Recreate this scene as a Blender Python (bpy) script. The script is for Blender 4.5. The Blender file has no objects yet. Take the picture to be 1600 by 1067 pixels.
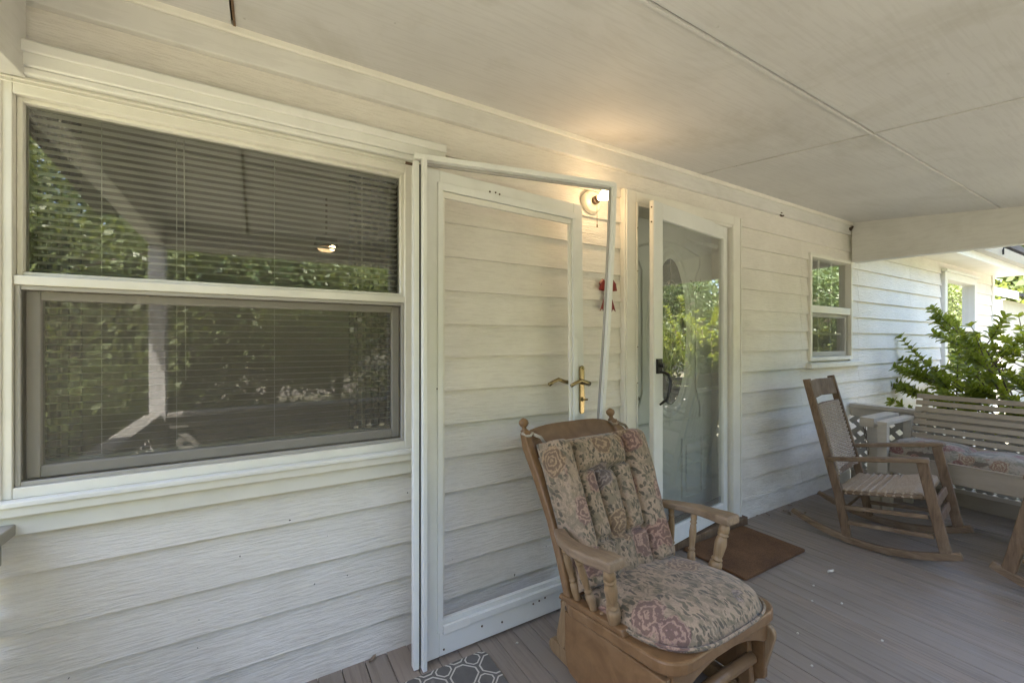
import bpy, bmesh, math, random
from mathutils import Vector, Matrix, noise
random.seed(7)
R = math.radians
sc = bpy.context.scene
C = sc.collection

# ------------------------------------------------------------------ camera
cam_d = bpy.data.cameras.new('camera'); cam = bpy.data.objects.new('camera', cam_d); C.objects.link(cam)
cam_d.sensor_width = 36.0; cam_d.lens = 36.0*665.0/1600.0
cam_d.clip_start = 0.02; cam_d.clip_end = 1500
cam.location = (0, -1.7238, 1.230)
cam.rotation_euler = (R(90), 0, R(59.2328-90))
sc.camera = cam

# ------------------------------------------------------------------ light
SUN_EL, SUN_AZ = 61.0, 217.0          # azimuth measured from -Y towards +X: the sun stands behind the house, to the left
sd = Vector((math.cos(R(SUN_EL))*math.sin(R(SUN_AZ)), -math.cos(R(SUN_EL))*math.cos(R(SUN_AZ)), math.sin(R(SUN_EL))))
w = bpy.data.worlds.new('World'); sc.world = w; w.use_nodes = True
wn = w.node_tree; bg = wn.nodes['Background']
sky = wn.nodes.new('ShaderNodeTexSky'); sky.sky_type = 'NISHITA'; sky.sun_disc = False
sky.sun_elevation = R(SUN_EL); sky.sun_rotation = math.atan2(sd.x, sd.y); sky.air_density = 0.8; sky.dust_density = 3.6; sky.ozone_density = 0.55
wn.links.new(sky.outputs[0], bg.inputs[0]); bg.inputs[1].default_value = 0.15
sl = bpy.data.lights.new('sun', 'SUN'); sun = bpy.data.objects.new('sun', sl); C.objects.link(sun)
sl.energy = 4.2; sl.angle = R(0.55); sl.color = (1.0, 0.95, 0.87)
sun.rotation_euler = sd.to_track_quat('Z', 'Y').to_euler(); sun.location = (8, -6, 14)
vs = sc.view_settings
vs.view_transform = 'Standard'; vs.look = 'None'; vs.gamma = 1; vs.use_curve_mapping = False
vs.exposure = 3.4
sc.cycles.max_bounces = 7; sc.cycles.diffuse_bounces = 4; sc.cycles.glossy_bounces = 4; sc.cycles.transparent_max_bounces = 14
sc.cycles.use_denoising = True

# ------------------------------------------------------------------ node helpers
class NT:
    def __init__(s, name):
        s.m = bpy.data.materials.new(name); s.m.use_nodes = True; s.t = s.m.node_tree
        s.b = s.t.nodes['Principled BSDF']; s.out = s.t.nodes['Material Output']
    def n(s, typ, ins=None, **pr):
        x = s.t.nodes.new('ShaderNode'+typ)
        for k, v in pr.items(): setattr(x, k, v)
        for k, v in (ins or {}).items(): s.set(x.inputs[k], v)
        return x
    def set(s, sock, v):
        if hasattr(v, 'is_output'): s.t.links.new(v, sock)
        else:
            if sock.type == 'RGBA' and len(v) == 3: v = (*v, 1)
            sock.default_value = v
    def math(s, op, a, b=0.0, c=None):
        x = s.n('Math', {0: a, 1: b}, operation=op)
        if c is not None: s.set(x.inputs[2], c)
        return x.outputs[0]
    def ramp(s, f, stops, interp='LINEAR'):
        x = s.n('ValToRGB', {0: f}); e = x.color_ramp; e.interpolation = interp
        while len(e.elements) < len(stops): e.elements.new(0.5)
        for el, (p, c) in zip(e.elements, stops):
            el.position = p; el.color = (*c, 1) if not isinstance(c, (int, float)) else (c, c, c, 1)
        return x.outputs[0]
    def mix(s, f, a, b, blend='MIX'):
        x = s.n('Mix', data_type='RGBA', blend_type=blend)
        s.set(x.inputs[0], f); s.set(x.inputs[6], a); s.set(x.inputs[7], b); return x.outputs[2]
    def coord(s, scale=(1, 1, 1), which='Object', rot=(0, 0, 0), rnd=0.0):
        tc = s.n('TexCoord')
        v = tc.outputs[which]
        if rnd:
            oi = s.n('ObjectInfo'); cx = s.n('CombineXYZ', {0: s.math('MULTIPLY', oi.outputs['Random'], rnd), 1: s.math('MULTIPLY', oi.outputs['Random'], rnd*1.7), 2: s.math('MULTIPLY', oi.outputs['Random'], rnd*2.3)})
            v = s.n('VectorMath', {0: v, 1: cx.outputs[0]}, operation='ADD').outputs[0]
        return s.n('Mapping', {0: v, 2: rot, 3: scale}).outputs[0]
    def noise(s, vec, scale=5, det=4, rough=0.55, dist=0.0):
        x = s.n('TexNoise', {'Vector': vec, 'Scale': scale, 'Detail': det, 'Roughness': rough, 'Distortion': dist}); return x.outputs['Fac']
    def bump(s, h, strength=0.3, dist=0.01):
        x = s.n('Bump', {'Height': h, 'Strength': strength, 'Distance': dist}); s.set(s.b.inputs['Normal'], x.outputs[0])
    def col(s, c): s.set(s.b.inputs['Base Color'], c)
    def rough(s, r): s.set(s.b.inputs['Roughness'], r)
    def rand(s): return s.n('ObjectInfo').outputs['Random']
M = {}
def paint(name, ca, cb, rough=0.55, grain=(5, 60, 60), gb=0.25, speck=0.0, bumpd=0.003, rnd=0.0, dirt=0.0, nscale=3):
    t = NT(name)
    v = t.coord(grain, rnd=rnd); v0 = t.coord(rnd=rnd)
    g = t.noise(v, 1.0, 5, 0.6, 0.3); n = t.noise(v0, nscale, 5, 0.6)
    c = t.mix(t.ramp(n, [(0.3, 0.0), (0.72, 1.0)]), ca, cb)
    c = t.mix(t.math('MULTIPLY', t.ramp(g, [(0.42, 1.0), (0.5, 0.0)]), 0.10), c, (cb[0]*0.55, cb[1]*0.52, cb[2]*0.48))
    if dirt:
        d = t.ramp(t.noise(v0, 1.3, 6, 0.7, 0.6), [(0.52, 0.0), (0.75, 1.0)])
        c = t.mix(t.math('MULTIPLY', d, dirt), c, (ca[0]*0.55, ca[1]*0.53, ca[2]*0.45))
    if name == 'siding':
        zl = t.n('SeparateXYZ', {0: t.coord()}).outputs[2]
        sp_ = t.math('MULTIPLY', t.ramp(t.math('DIVIDE', zl, 0.9), [(0.0, 1.0), (0.6, 0.12), (1.0, 0.0)]), t.ramp(t.noise(t.coord((1, 1, 2.2)), 7.0, 6, 0.75, 0.5), [(0.42, 0.0), (0.68, 1.0)]))
        c = t.mix(t.math('MULTIPLY', sp_, 0.32), c, (0.42, 0.36, 0.29))
    if speck:
        vo = t.n('TexVoronoi', {'Vector': t.n('VectorMath', {0: t.coord((1, 1, 0.8)), 1: t.n('VectorMath', {0: t.n('TexNoise', {'Vector': t.coord(), 'Scale': 60.0}).outputs['Color'], 'Scale': 0.02}, operation='SCALE').outputs[0]}, operation='ADD').outputs[0], 'Scale': 26.0, 'Randomness': 1.0})
        wn_ = t.noise(t.coord((1, 1, 1)), 1.6, 2)
        sel = t.math('GREATER_THAN', t.n('SeparateColor', {0: vo.outputs['Color']}).outputs[0], 0.74)
        zz = t.n('SeparateXYZ', {0: t.coord()}).outputs[2]
        low = t.math('ADD', t.math('MULTIPLY', t.math('GREATER_THAN', 0.62, zz), 0.045), 0.02)
        sm = t.math('MULTIPLY', t.math('LESS_THAN', vo.outputs['Distance'], t.math('MULTIPLY', low, t.math('MULTIPLY', wn_, speck*2))), sel)
        c = t.mix(sm, c, (0.10, 0.085, 0.07))
    t.col(c); t.rough(rough); t.bump(g, gb, bumpd); M[name] = t.m; return t
paint('siding', (0.80, 0.76, 0.695), (0.715, 0.672, 0.605), 0.55, (13, 13, 120), 0.9, speck=1.0, bumpd=0.006, rnd=3.0, dirt=0.22)
paint('trim', (0.79, 0.765, 0.69), (0.73, 0.70, 0.625), 0.45, (4, 4, 4), 0.08, dirt=0.12)
paint('trim_white', (0.80, 0.79, 0.75), (0.73, 0.72, 0.67), 0.4, (3, 3, 3), 0.05, dirt=0.15)
paint('aluminium', (0.78, 0.78, 0.745), (0.71, 0.71, 0.67), 0.38, (2, 2, 2), 0.04, dirt=0.12)
paint('screen_frame', (0.42, 0.40, 0.37), (0.36, 0.34, 0.31), 0.5, (3, 3, 3), 0.05, dirt=0.2)
paint('ceiling', (0.66, 0.65, 0.645), (0.565, 0.555, 0.55), 0.6, (5, 85, 5), 0.22, bumpd=0.003, rnd=2.0, dirt=0.55, nscale=1.6, speck=1.3)
paint('beam_paint', (0.70, 0.685, 0.65), (0.62, 0.605, 0.57), 0.55, (8, 8, 60), 0.2, dirt=0.25)
paint('beige_paint', (0.34, 0.28, 0.205), (0.265, 0.212, 0.15), 0.6, (40, 6, 40), 0.2, dirt=0.3, rnd=2.0)
paint('rail_paint', (0.50, 0.44, 0.36), (0.39, 0.335, 0.265), 0.6, (40, 6, 40), 0.25, dirt=0.3)
paint('inside_wall', (0.55, 0.50, 0.41), (0.50, 0.455, 0.37), 0.8, (4, 4, 4), 0.0)
paint('door_white', (0.72, 0.735, 0.72), (0.68, 0.695, 0.68), 0.4, (2, 2, 2), 0.02)
paint('blind', (0.90, 0.88, 0.80), (0.86, 0.84, 0.76), 0.5, (2, 2, 2), 0.0)
paint('curtain', (0.16, 0.14, 0.11), (0.12, 0.105, 0.085), 0.9, (20, 20, 2), 0.1)
paint('ceramic', (0.80, 0.74, 0.60), (0.76, 0.70, 0.56), 0.25, (2, 2, 2), 0.0)
paint('mud', (0.10, 0.07, 0.045), (0.06, 0.045, 0.03), 0.95, (60, 60, 60), 0.8, bumpd=0.01)
paint('roof', (0.10, 0.09, 0.085), (0.07, 0.065, 0.06), 0.9, (40, 40, 40), 0.6)
paint('red', (0.22, 0.014, 0.012), (0.17, 0.011, 0.010), 0.35, (60, 60, 60), 0.2, bumpd=0.002)
paint('ribbon_tie', (0.45, 0.40, 0.32), (0.38, 0.33, 0.26), 0.9, (60, 60, 60), 0.2)
paint('dead_leaf', (0.22, 0.15, 0.10), (0.30, 0.24, 0.18), 0.85, (80, 80, 80), 0.3, rnd=5)
paint('chip', (0.66, 0.62, 0.54), (0.5, 0.46, 0.38), 0.8, (80, 80, 80), 0.3)
def wood(name, ca, cb, cc, grain, rough=0.5, rnd=4.0, b=0.35, wear=0.3):
    t = NT(name); v = t.coord(grain, rnd=rnd); v0 = t.coord(rnd=rnd)
    g = t.noise(v, 1.0, 6, 0.65, 0.8); n = t.noise(v0, 7, 4, 0.6)
    c = t.mix(t.ramp(g, [(0.32, 0.0), (0.65, 1.0)]), ca, cb)
    c = t.mix(t.math('MULTIPLY', t.ramp(n, [(0.5, 0.0), (0.75, 1.0)]), wear), c, cc)
    t.col(c); t.rough(rough); t.bump(g, b, 0.002); M[name] = t.m
wood('oak', (0.155, 0.080, 0.032), (0.225, 0.125, 0.055), (0.29, 0.195, 0.115), (14, 14, 14), 0.42)
wood('oak_pale', (0.20, 0.122, 0.057), (0.285, 0.185, 0.095), (0.33, 0.245, 0.155), (60, 60, 9), 0.5)
wood('oak_arm', (0.16, 0.104, 0.062), (0.25, 0.172, 0.106), (0.32, 0.245, 0.17), (70, 9, 70), 0.5, wear=0.45)
wood('weathered', (0.085, 0.048, 0.023), (0.185, 0.115, 0.063), (0.30, 0.22, 0.145), (55, 55, 8), 0.7, wear=0.45)
wood('weathered_y', (0.105, 0.061, 0.031), (0.215, 0.142, 0.082), (0.32, 0.245, 0.17), (60, 8, 60), 0.7, wear=0.5)
wood('rope', (0.28, 0.205, 0.14), (0.42, 0.33, 0.24), (0.47, 0.39, 0.30), (120, 120, 120), 0.85, wear=0.3)
wood('bark', (0.06, 0.045, 0.032), (0.12, 0.09, 0.065), (0.16, 0.14, 0.11), (12, 12, 3), 0.9, b=0.8)
def mat_floor():
    t = NT('floor_paint'); v = t.coord((55, 2.2, 20), rnd=9.0); v0 = t.coord()
    g = t.noise(v, 1.0, 7, 0.68, 0.4); n = t.noise(v0, 2.2, 5, 0.6); r = t.rand()
    x = t.n('SeparateXYZ', {0: v0}).outputs[0]
    base = t.mix(t.ramp(n, [(0.32, 0.0), (0.7, 1.0)]), (0.232, 0.182, 0.140), (0.28, 0.222, 0.174))
    base = t.mix(t.math('MULTIPLY', r, 0.5), base, (0.215, 0.190, 0.160))
    base = t.mix(t.math('MULTIPLY', t.ramp(g, [(0.40, 1.0), (0.48, 0.0)]), 0.30), base, (0.11, 0.083, 0.06))
    base = t.mix(t.math('MULTIPLY', t.ramp(g, [(0.60, 0.0), (0.70, 1.0)]), 0.22), base, (0.40, 0.38, 0.355))
    d = t.ramp(t.noise(v0, 1.1, 6, 0.7, 0.8), [(0.5, 0.0), (0.78, 1.0)])
    base = t.mix(t.math('MULTIPLY', d, 0.5), base, (0.155, 0.122, 0.095))
    t.col(base); t.rough(t.ramp(g, [(0.3, 0.62), (0.7, 0.42)])); t.bump(g, 0.3, 0.0025); M['floor_paint'] = t.m
mat_floor()
def floral(name, bgc, pal, leafc, dark, scale, lscale):
    t = NT(name); v = t.coord((1, 1, 1))
    warp = t.n('TexNoise', {'Vector': v, 'Scale': 26.0, 'Detail': 3.0}).outputs['Color']
    vw = t.n('VectorMath', {0: v, 1: t.n('VectorMath', {0: warp, 'Scale': 0.035}, operation='SCALE').outputs[0]}, operation='ADD').outputs[0]
    def fronds(rot, sc_, sz, sel):
        lf = t.n('TexVoronoi', {'Vector': t.n('Mapping', {0: vw, 2: rot, 3: (1, 0.26, 0.6)}).outputs[0], 'Scale': sc_}, feature='F1')
        cc = t.n('SeparateColor', {0: lf.outputs['Color']})
        return t.math('MULTIPLY', t.ramp(lf.outputs['Distance'], [(sz, 1.0), (sz+.05, 0.0)]), t.math('GREATER_THAN', cc.outputs[0], sel)), cc.outputs[1]
    clus = t.noise(v, scale*0.9, 2, 0.5)
    blot = t.noise(vw, scale*2.6, 5, 0.65, 1.2)
    c = t.mix(t.math('MULTIPLY', t.ramp(blot, [(0.47, 0.0), (0.57, 1.0)]), 0.62), bgc, leafc)
    for rot, k, sel in (((0.3, 0.2, 0.7), 1.0, 0.25), ((0.5, 0.9, -0.8), 1.15, 0.3), ((1.1, 0.4, 2.1), 0.9, 0.35)):
        m_, r_ = fronds(rot, lscale*k, 0.30, sel)
        m_ = t.math('MULTIPLY', m_, t.ramp(clus, [(0.30, 0.0), (0.40, 1.0)]))
        c = t.mix(t.math('MULTIPLY', m_, 0.9), c, t.mix(r_, leafc, dark))
    # blossoms with concentric, ragged petals
    vo = t.n('TexVoronoi', {'Vector': vw, 'Scale': scale}, feature='F1')
    cell = t.n('SeparateColor', {0: vo.outputs['Color']})
    flower = t.ramp(cell.outputs[0], [(i/len(pal), p) for i, p in enumerate(pal)], 'CONSTANT')
    rg = t.math('SINE', t.math('ADD', t.math('MULTIPLY', vo.outputs['Distance'], 46.0), t.math('MULTIPLY', t.noise(v, scale*5, 3, 0.6), 16.0)))
    flower = t.mix(t.ramp(rg, [(0.15, 0.0), (0.9, 0.62)]), flower, (min(1, bgc[0]*1.15), bgc[1]*1.08, bgc[2]*1.05))
    rg2 = t.ramp(rg, [(0.0, 0.75), (0.22, 0.0)])
    flower = t.mix(rg2, flower, (dark[0]*1.8, dark[1]*1.3, dark[2]*1.3))
    fm = t.math('MULTIPLY', t.ramp(t.math('ADD', vo.outputs['Distance'], t.math('MULTIPLY', t.noise(v, scale*4, 2), 0.18)), [(0.50, 1.0), (0.54, 0.0)]), t.math('GREATER_THAN', cell.outputs[1], 0.34))
    c = t.mix(t.math('MULTIPLY', fm, 0.92), c, flower)
    fine = t.noise(v, 160, 3, 0.7)
    c = t.mix(t.math('MULTIPLY', t.ramp(fine, [(0.35, 1.0), (0.55, 0.0)]), 0.30), c, (bgc[0]*0.4, bgc[1]*0.4, bgc[2]*0.42))
    t.col(c); t.rough(0.9); t.bump(fine, 0.3, 0.0015)
    t.set(t.b.inputs['Sheen Weight'], 0.15); M[name] = t.m
floral('floral', (0.335, 0.238, 0.155), [(0.25, 0.115, 0.095), (0.27, 0.17, 0.075), (0.21, 0.11, 0.105), (0.29, 0.165, 0.135), (0.14, 0.135, 0.15), (0.28, 0.18, 0.085)],
       (0.125, 0.105, 0.062), (0.062, 0.049, 0.033), 7.4, 74.0)
floral('floral_swing', (0.28, 0.232, 0.18), [(0.17, 0.055, 0.052), (0.25, 0.12, 0.095), (0.27, 0.20, 0.11), (0.15, 0.045, 0.048), (0.22, 0.085, 0.075)],
       (0.11, 0.118, 0.072), (0.08, 0.045, 0.034), 10.0, 22.0)
def mat_glass(name='glass', dust_haze=0.055):
    t = NT(name); fr = t.n('Fresnel', {'IOR': 1.52}).outputs[0]
    f2 = t.math('MINIMUM', t.math('MULTIPLY', fr, 2.8), 1.0)
    g = t.n('BsdfGlossy', {'Color': (1, 1, 1), 'Roughness': 0.0}); tr = t.n('BsdfTransparent', {'Color': (0.88, 0.91, 0.87)})
    mx = t.n('MixShader', {0: f2, 1: tr.outputs[0], 2: g.outputs[0]})
    sm = t.noise(t.coord((1, 1, .6)), 4.0, 5, 0.65, 1.0)
    d = t.n('BsdfDiffuse', {0: (0.70, 0.70, 0.62)})  # dust film, also painted in as milky haze that lifts the dark panes
    m2 = t.n('MixShader', {0: t.math('MULTIPLY', t.ramp(sm, [(0.25, 0.55), (0.75, 1.3)]), dust_haze), 1: mx.outputs[0], 2: d.outputs[0]})
    t.set(t.out.inputs[0], m2.outputs[0]); M[name] = t.m
mat_glass('storm_glass', 0.11)
mat_glass()
def mat_screen():
    t = NT('screen'); d = t.n('BsdfDiffuse', {0: (0.19, 0.165, 0.135)}); tr = t.n('BsdfTransparent')
    mx = t.n('MixShader', {0: 0.30, 1: tr.outputs[0], 2: d.outputs[0]}); t.set(t.out.inputs[0], mx.outputs[0]); M['screen'] = t.m
mat_screen()
def mat_simple(name, c, rough=0.5, metal=0.0, noise_amt=0.25, ns=20):
    t = NT(name); n = t.noise(t.coord(), ns, 4)
    t.col(t.mix(t.math('MULTIPLY', n, noise_amt), c, (c[0]*0.4, c[1]*0.4, c[2]*0.4))); t.rough(rough); t.b.inputs['Metallic'].default_value = metal; M[name] = t.m
mat_simple('brass', (0.36, 0.28, 0.14), 0.24, 1.0, 0.4, 40)
mat_simple('black_metal', (0.022, 0.02, 0.018), 0.4, 0.3)
mat_simple('chain_metal', (0.16, 0.12, 0.09), 0.5, 0.8)
mat_simple('screw', (0.12, 0.08, 0.05), 0.5, 0.6)
mat_simple('dark_glass', (0.045, 0.05, 0.042), 0.12, 0.0, 0.6, 60)
mat_simple('lead', (0.30, 0.30, 0.27), 0.35, 0.7)
mat_simple('subfloor', (0.03, 0.026, 0.022), 0.9)
mat_simple('sweep', (0.025, 0.025, 0.025), 0.7)
mat_simple('lattice', (0.36, 0.34, 0.30), 0.6)
mat_simple('concrete', (0.30, 0.28, 0.25), 0.9)
mat_simple('gravel', (0.15, 0.135, 0.11), 0.95)
mat_simple('gutter', (0.42, 0.41, 0.39), 0.5)
def emis(name, c, s):
    t = NT(name); e = t.n('Emission', {0: c, 1: s}); t.set(t.out.inputs[0], e.outputs[0]); M[name] = t.m
emis('bulb', (1.0, 0.66, 0.34), 3.8)
emis('chandelier_bulb', (1.0, 0.70, 0.38), 3.0)
emis('chandelier_bowl', (1.0, 0.62, 0.30), 0.14)
def mat_coir():
    t = NT('coir'); v = t.coord(); n = t.noise(v, 220, 4, 0.8); b = t.noise(v, 5, 4)
    c = t.mix(t.ramp(b, [(0.35, 0.0), (0.65, 1.0)]), (0.165, 0.074, 0.028), (0.275, 0.132, 0.05))
    c = t.mix(t.math('MULTIPLY', t.ramp(n, [(0.4, 1.0), (0.6, 0.0)]), 0.6), c, (0.03, 0.016, 0.008))
    t.col(c); t.rough(0.95); t.bump(n, 1.0, 0.01); M['coir'] = t.m
mat_coir()
def mat_rug():
    t = NT('rug'); v = t.coord((1, 1, 1))
    s = t.n('SeparateXYZ', {0: v}); P = 0.118
    def cellc(x, off): return t.math('ABSOLUTE', t.math('SUBTRACT', t.math('FRACT', t.math('ADD', t.math('DIVIDE', x, P), off)), 0.5))
    def ring(ox, oy, w0, w1):
        ax, ay = cellc(s.outputs[0], ox), cellc(s.outputs[1], oy)
        d = t.math('MAXIMUM', t.math('MAXIMUM', ax, ay), t.math('MULTIPLY', t.math('ADD', ax, ay), 0.78))
        return t.math('MULTIPLY', t.math('GREATER_THAN', d, w0), t.math('LESS_THAN', d, w1))
    m = t.math('MAXIMUM', ring(0.0, 0.0, 0.40, 0.452), ring(0.5, 0.5, 0.215, 0.262))
    n = t.noise(v, 30, 4, 0.7)
    gray = t.mix(n, (0.085, 0.078, 0.068), (0.15, 0.138, 0.122)); wh = t.mix(n, (0.40, 0.37, 0.31), (0.60, 0.56, 0.48))
    c = t.mix(m, gray, wh); worn = t.ramp(t.noise(v, 9, 4, 0.7), [(0.58, 0.0), (0.68, 1.0)])
    c = t.mix(t.math('MULTIPLY', worn, 0.55), c, (0.34, 0.30, 0.25))
    t.col(c); t.rough(0.95); t.bump(t.noise(v, 300, 2), 0.4, 0.002); M['rug'] = t.m
mat_rug()
def mat_leaf(name, ca, cb, trans=0.45):
    t = NT(name); gi = t.n('NewGeometry'); v = t.coord(); r = gi.outputs['Random Per Island']
    c = t.mix(r, ca, cb)
    d = t.n('BsdfPrincipled', {'Base Color': c, 'Roughness': 0.42}); tl = t.n('BsdfTranslucent', {0: t.mix(0.5, c, (ca[0]*2.2, ca[1]*1.9, ca[2]*0.5))})
    mx = t.n('MixShader', {0: trans, 1: d.outputs[0], 2: tl.outputs[0]}); t.set(t.out.inputs[0], mx.outputs[0]); M[name] = t.m
mat_leaf('leaf_shrub', (0.19, 0.235, 0.036), (0.125, 0.175, 0.030), 0.55)
mat_leaf('leaf_dark', (0.060, 0.098, 0.030), (0.095, 0.135, 0.048), 0.3)
mat_leaf('leaf_mid', (0.115, 0.150, 0.042), (0.150, 0.180, 0.070), 0.35)
def mat_grass():
    t = NT('grass'); v = t.coord(); n = t.noise(v, 0.35, 5, 0.6); f = t.noise(v, 40, 3, 0.7)
    c = t.mix(n, (0.150, 0.150, 0.098), (0.225, 0.205, 0.150)); c = t.mix(t.math('MULTIPLY', f, 0.5), c, (0.075, 0.07, 0.032))
    t.col(c); t.rough(0.95); t.bump(f, 0.8, 0.03); M['grass'] = t.m
mat_grass()

# ------------------------------------------------------------------ mesh helpers
class MB:
    def __init__(s): s.bm = bmesh.new()
    def verts(s, pts): return [s.bm.verts.new(p) for p in pts]
    def face(s, vs):
        try: return s.bm.faces.new(vs)
        except ValueError: return None
    def box(s, x0, x1, y0, y1, z0, z1):
        v = s.verts([(x, y, z) for x in (x0, x1) for y in (y0, y1) for z in (z0, z1)])
        for f in ((0, 1, 3, 2), (4, 6, 7, 5), (0, 4, 5, 1), (2, 3, 7, 6), (0, 2, 6, 4), (1, 5, 7, 3)): s.face([v[i] for i in f])
        return s
    def hexa(s, a, b):                       # two 4-loops -> solid
        va, vb = s.verts(a), s.verts(b); s.face(va[::-1]); s.face(vb)
        n = len(a)
        for i in range(n): s.face([va[i], va[(i+1) % n], vb[(i+1) % n], vb[i]])
        return s
    def prism(s, pts, d):                    # polygon extruded by vector d
        d = Vector(d); return s.hexa([Vector(p) for p in pts], [Vector(p)+d for p in pts])
    def beam(s, path, w, h, up=(0, 0, 1), ends=None):   # rectangular section swept along path
        path = [Vector(p) for p in path]; loops = []
        for i, p in enumerate(path):
            a = path[max(0, i-1)]; b = path[min(len(path)-1, i+1)]; t = (b-a).normalized()
            sx = t.cross(Vector(up)); sx.normalize(); u = sx.cross(t).normalized()
            wi = w[i] if isinstance(w, (list, tuple)) else w; hi = h[i] if isinstance(h, (list, tuple)) else h
            loops.append(s.verts([p+sx*wi/2+u*hi/2, p-sx*wi/2+u*hi/2, p-sx*wi/2-u*hi/2, p+sx*wi/2-u*hi/2]))
        for a, b in zip(loops, loops[1:]):
            for i in range(4): s.face([a[i], a[(i+1) % 4], b[(i+1) % 4], b[i]])
        s.face(loops[0][::-1]); s.face(loops[-1]); return s
    def tube(s, path, r, n=8, caps=True):
        path = [Vector(p) for p in path]; loops = []
        for i, p in enumerate(path):
            a = path[max(0, i-1)]; b = path[min(len(path)-1, i+1)]; t = (b-a).normalized()
            ref = Vector((0, 0, 1)) if abs(t.z) < 0.9 else Vector((1, 0, 0))
            sx = t.cross(ref).normalized(); u = sx.cross(t)
            ri = r[i] if isinstance(r, (list, tuple)) else r
            loops.append(s.verts([p+(sx*math.cos(2*math.pi*k/n)+u*math.sin(2*math.pi*k/n))*ri for k in range(n)]))
        for a, b in zip(loops, loops[1:]):
            for i in range(n): s.face([a[i], a[(i+1) % n], b[(i+1) % n], b[i]])
        if caps: s.face(loops[0][::-1]); s.face(loops[-1])
        return s
    def lathe(s, p0, p1, prof, n=14):         # prof: (fraction, radius)
        p0, p1 = Vector(p0), Vector(p1); return s.tube([p0+(p1-p0)*f for f, r in prof], [max(r, 1e-4) for f, r in prof], n)
    def ball(s, c, r, sc_=(1, 1, 1), n=10):
        m = Matrix.Translation(Vector(c)) @ Matrix.Diagonal((*[r*k for k in sc_], 1))
        bmesh.ops.create_uvsphere(s.bm, u_segments=n+4, v_segments=n, radius=1, matrix=m); return s
    def build(s, name, mat, parent=None, bevel=0.0, smooth=False, local=False, seg=2):
        bmesh.ops.recalc_face_normals(s.bm, faces=s.bm.faces)
        me = bpy.data.meshes.new(name); s.bm.to_mesh(me); s.bm.free()
        me.materials.append(M[mat])
        if smooth:
            for p in me.polygons: p.use_smooth = True
        o = bpy.data.objects.new(name, me); C.objects.link(o)
        if bevel:
            b = o.modifiers.new('bevel', 'BEVEL'); b.width = bevel; b.segments = seg; b.limit_method = 'ANGLE'; b.angle_limit = R(40)
        if parent is not None: attach(o, parent, local)
        return o
def wloc(p):
    m = Matrix.Translation(p.location) @ p.rotation_euler.to_matrix().to_4x4()
    if p.parent is not None: m = wloc(p.parent) @ p.matrix_parent_inverse @ m
    return m
def attach(o, parent, local=False):
    o.parent = parent
    if not local: o.matrix_parent_inverse = wloc(parent).inverted()
def tag(o, label=None, cat=None, group=None, kind=None):
    for k, v in (('label', label), ('category', cat), ('group', group), ('kind', kind)):
        if v: o[k] = v
    return o
def thing(name, label, cat, loc=(0, 0, 0), rz=0.0, group=None):
    o = bpy.data.objects.new(name, None); o.empty_display_size = 0.1; C.objects.link(o)
    o.location = loc; o.rotation_euler = (0, 0, rz); return tag(o, label, cat, group)
def copy_tree(o, parent=None):
    c = o.copy(); C.objects.link(c)
    if parent is not None: c.parent = parent; c.matrix_parent_inverse = o.matrix_parent_inverse.copy()
    for ch in list(o.children): copy_tree(ch, c)
    return c
def arc(cx, cy, r, a0, a1, n): return [(cx+r*math.cos(R(a0+(a1-a0)*i/n)), cy+r*math.sin(R(a0+(a1-a0)*i/n))) for i in range(n+1)]
def rrect(x0, x1, y0, y1, r, n=6):
    return arc(x1-r, y1-r, r, 0, 90, n)+arc(x0+r, y1-r, r, 90, 180, n)+arc(x0+r, y0+r, r, 180, 270, n)+arc(x1-r, y0+r, r, 270, 360, n)

# ================================================================== GROUND
GZ = -0.45
g = MB(); v = g.verts([(-500, -500, GZ), (500, -500, GZ), (500, 500, GZ), (-500, 500, GZ)]); g.face(v)
tag(g.build('ground', 'grass'), kind='structure')
g = MB(); v = g.verts([(-60, -17.0, GZ+.004), (60, -15.0, GZ+.004), (60, -12.2, GZ+.004), (-60, -14.0, GZ+.004)]); g.face(v)
tag(g.build('driveway', 'gravel'), kind='structure')

g = MB(); v = g.verts([(5.6, -9.5, GZ+.008), (13.5, -9.5, GZ+.008), (13.5, -3.4, GZ+.008), (5.6, -3.4, GZ+.008)]); g.face(v)
tag(g.build('bounce_pad', 'concrete'), kind='structure')  # pale pad added out of view to bounce sun into the porch end
# ================================================================== HOUSE
house = thing('house', 'white house with lapped wooden siding behind the porch', 'house', (4, 0, GZ))
TRIM_OUT = [(-0.62, 0.56, 0.757, 1.98), (1.715, 2.81, 0.0, 2.066), (3.765, 4.505, 1.06, 1.935), (6.84, 8.1, 0.80, 2.06)]
OPEN = [(-0.61, 0.55, 0.80, 1.955), (1.80, 2.72, -0.02, 2.03), (3.78, 4.49, 1.075, 1.93), (6.88, 8.06, 0.85, 2.03)]
WX0, WX1, WZ0, WZ1 = -1.6, 9.0, GZ, 2.45
xs = sorted({WX0, WX1, *[o[0] for o in OPEN], *[o[1] for o in OPEN]})
wm = MB()
for a, b in zip(xs, xs[1:]):
    op = [o for o in OPEN if o[0] <= (a+b)/2 <= o[1]]
    if not op: wm.box(a, b, 0.003, 0.11, WZ0, WZ1)
    else:
        wm.box(a, b, 0.003, 0.11, WZ0, op[0][2]); wm.box(a, b, 0.003, 0.11, op[0][3], WZ1)
wall = wm.build('wall', 'siding', house)
LINES = [-0.45, -0.305, -0.16, -0.012, 0.133, 0.280, 0.423, 0.587, 0.733, 0.877, 1.021, 1.165, 1.307, 1.449, 1.594, 1.738, 1.882, 2.02, 2.17, 2.32]
JOINT = {0: [3.66, 5.9], 1: [4.67, 7.5]}
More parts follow.
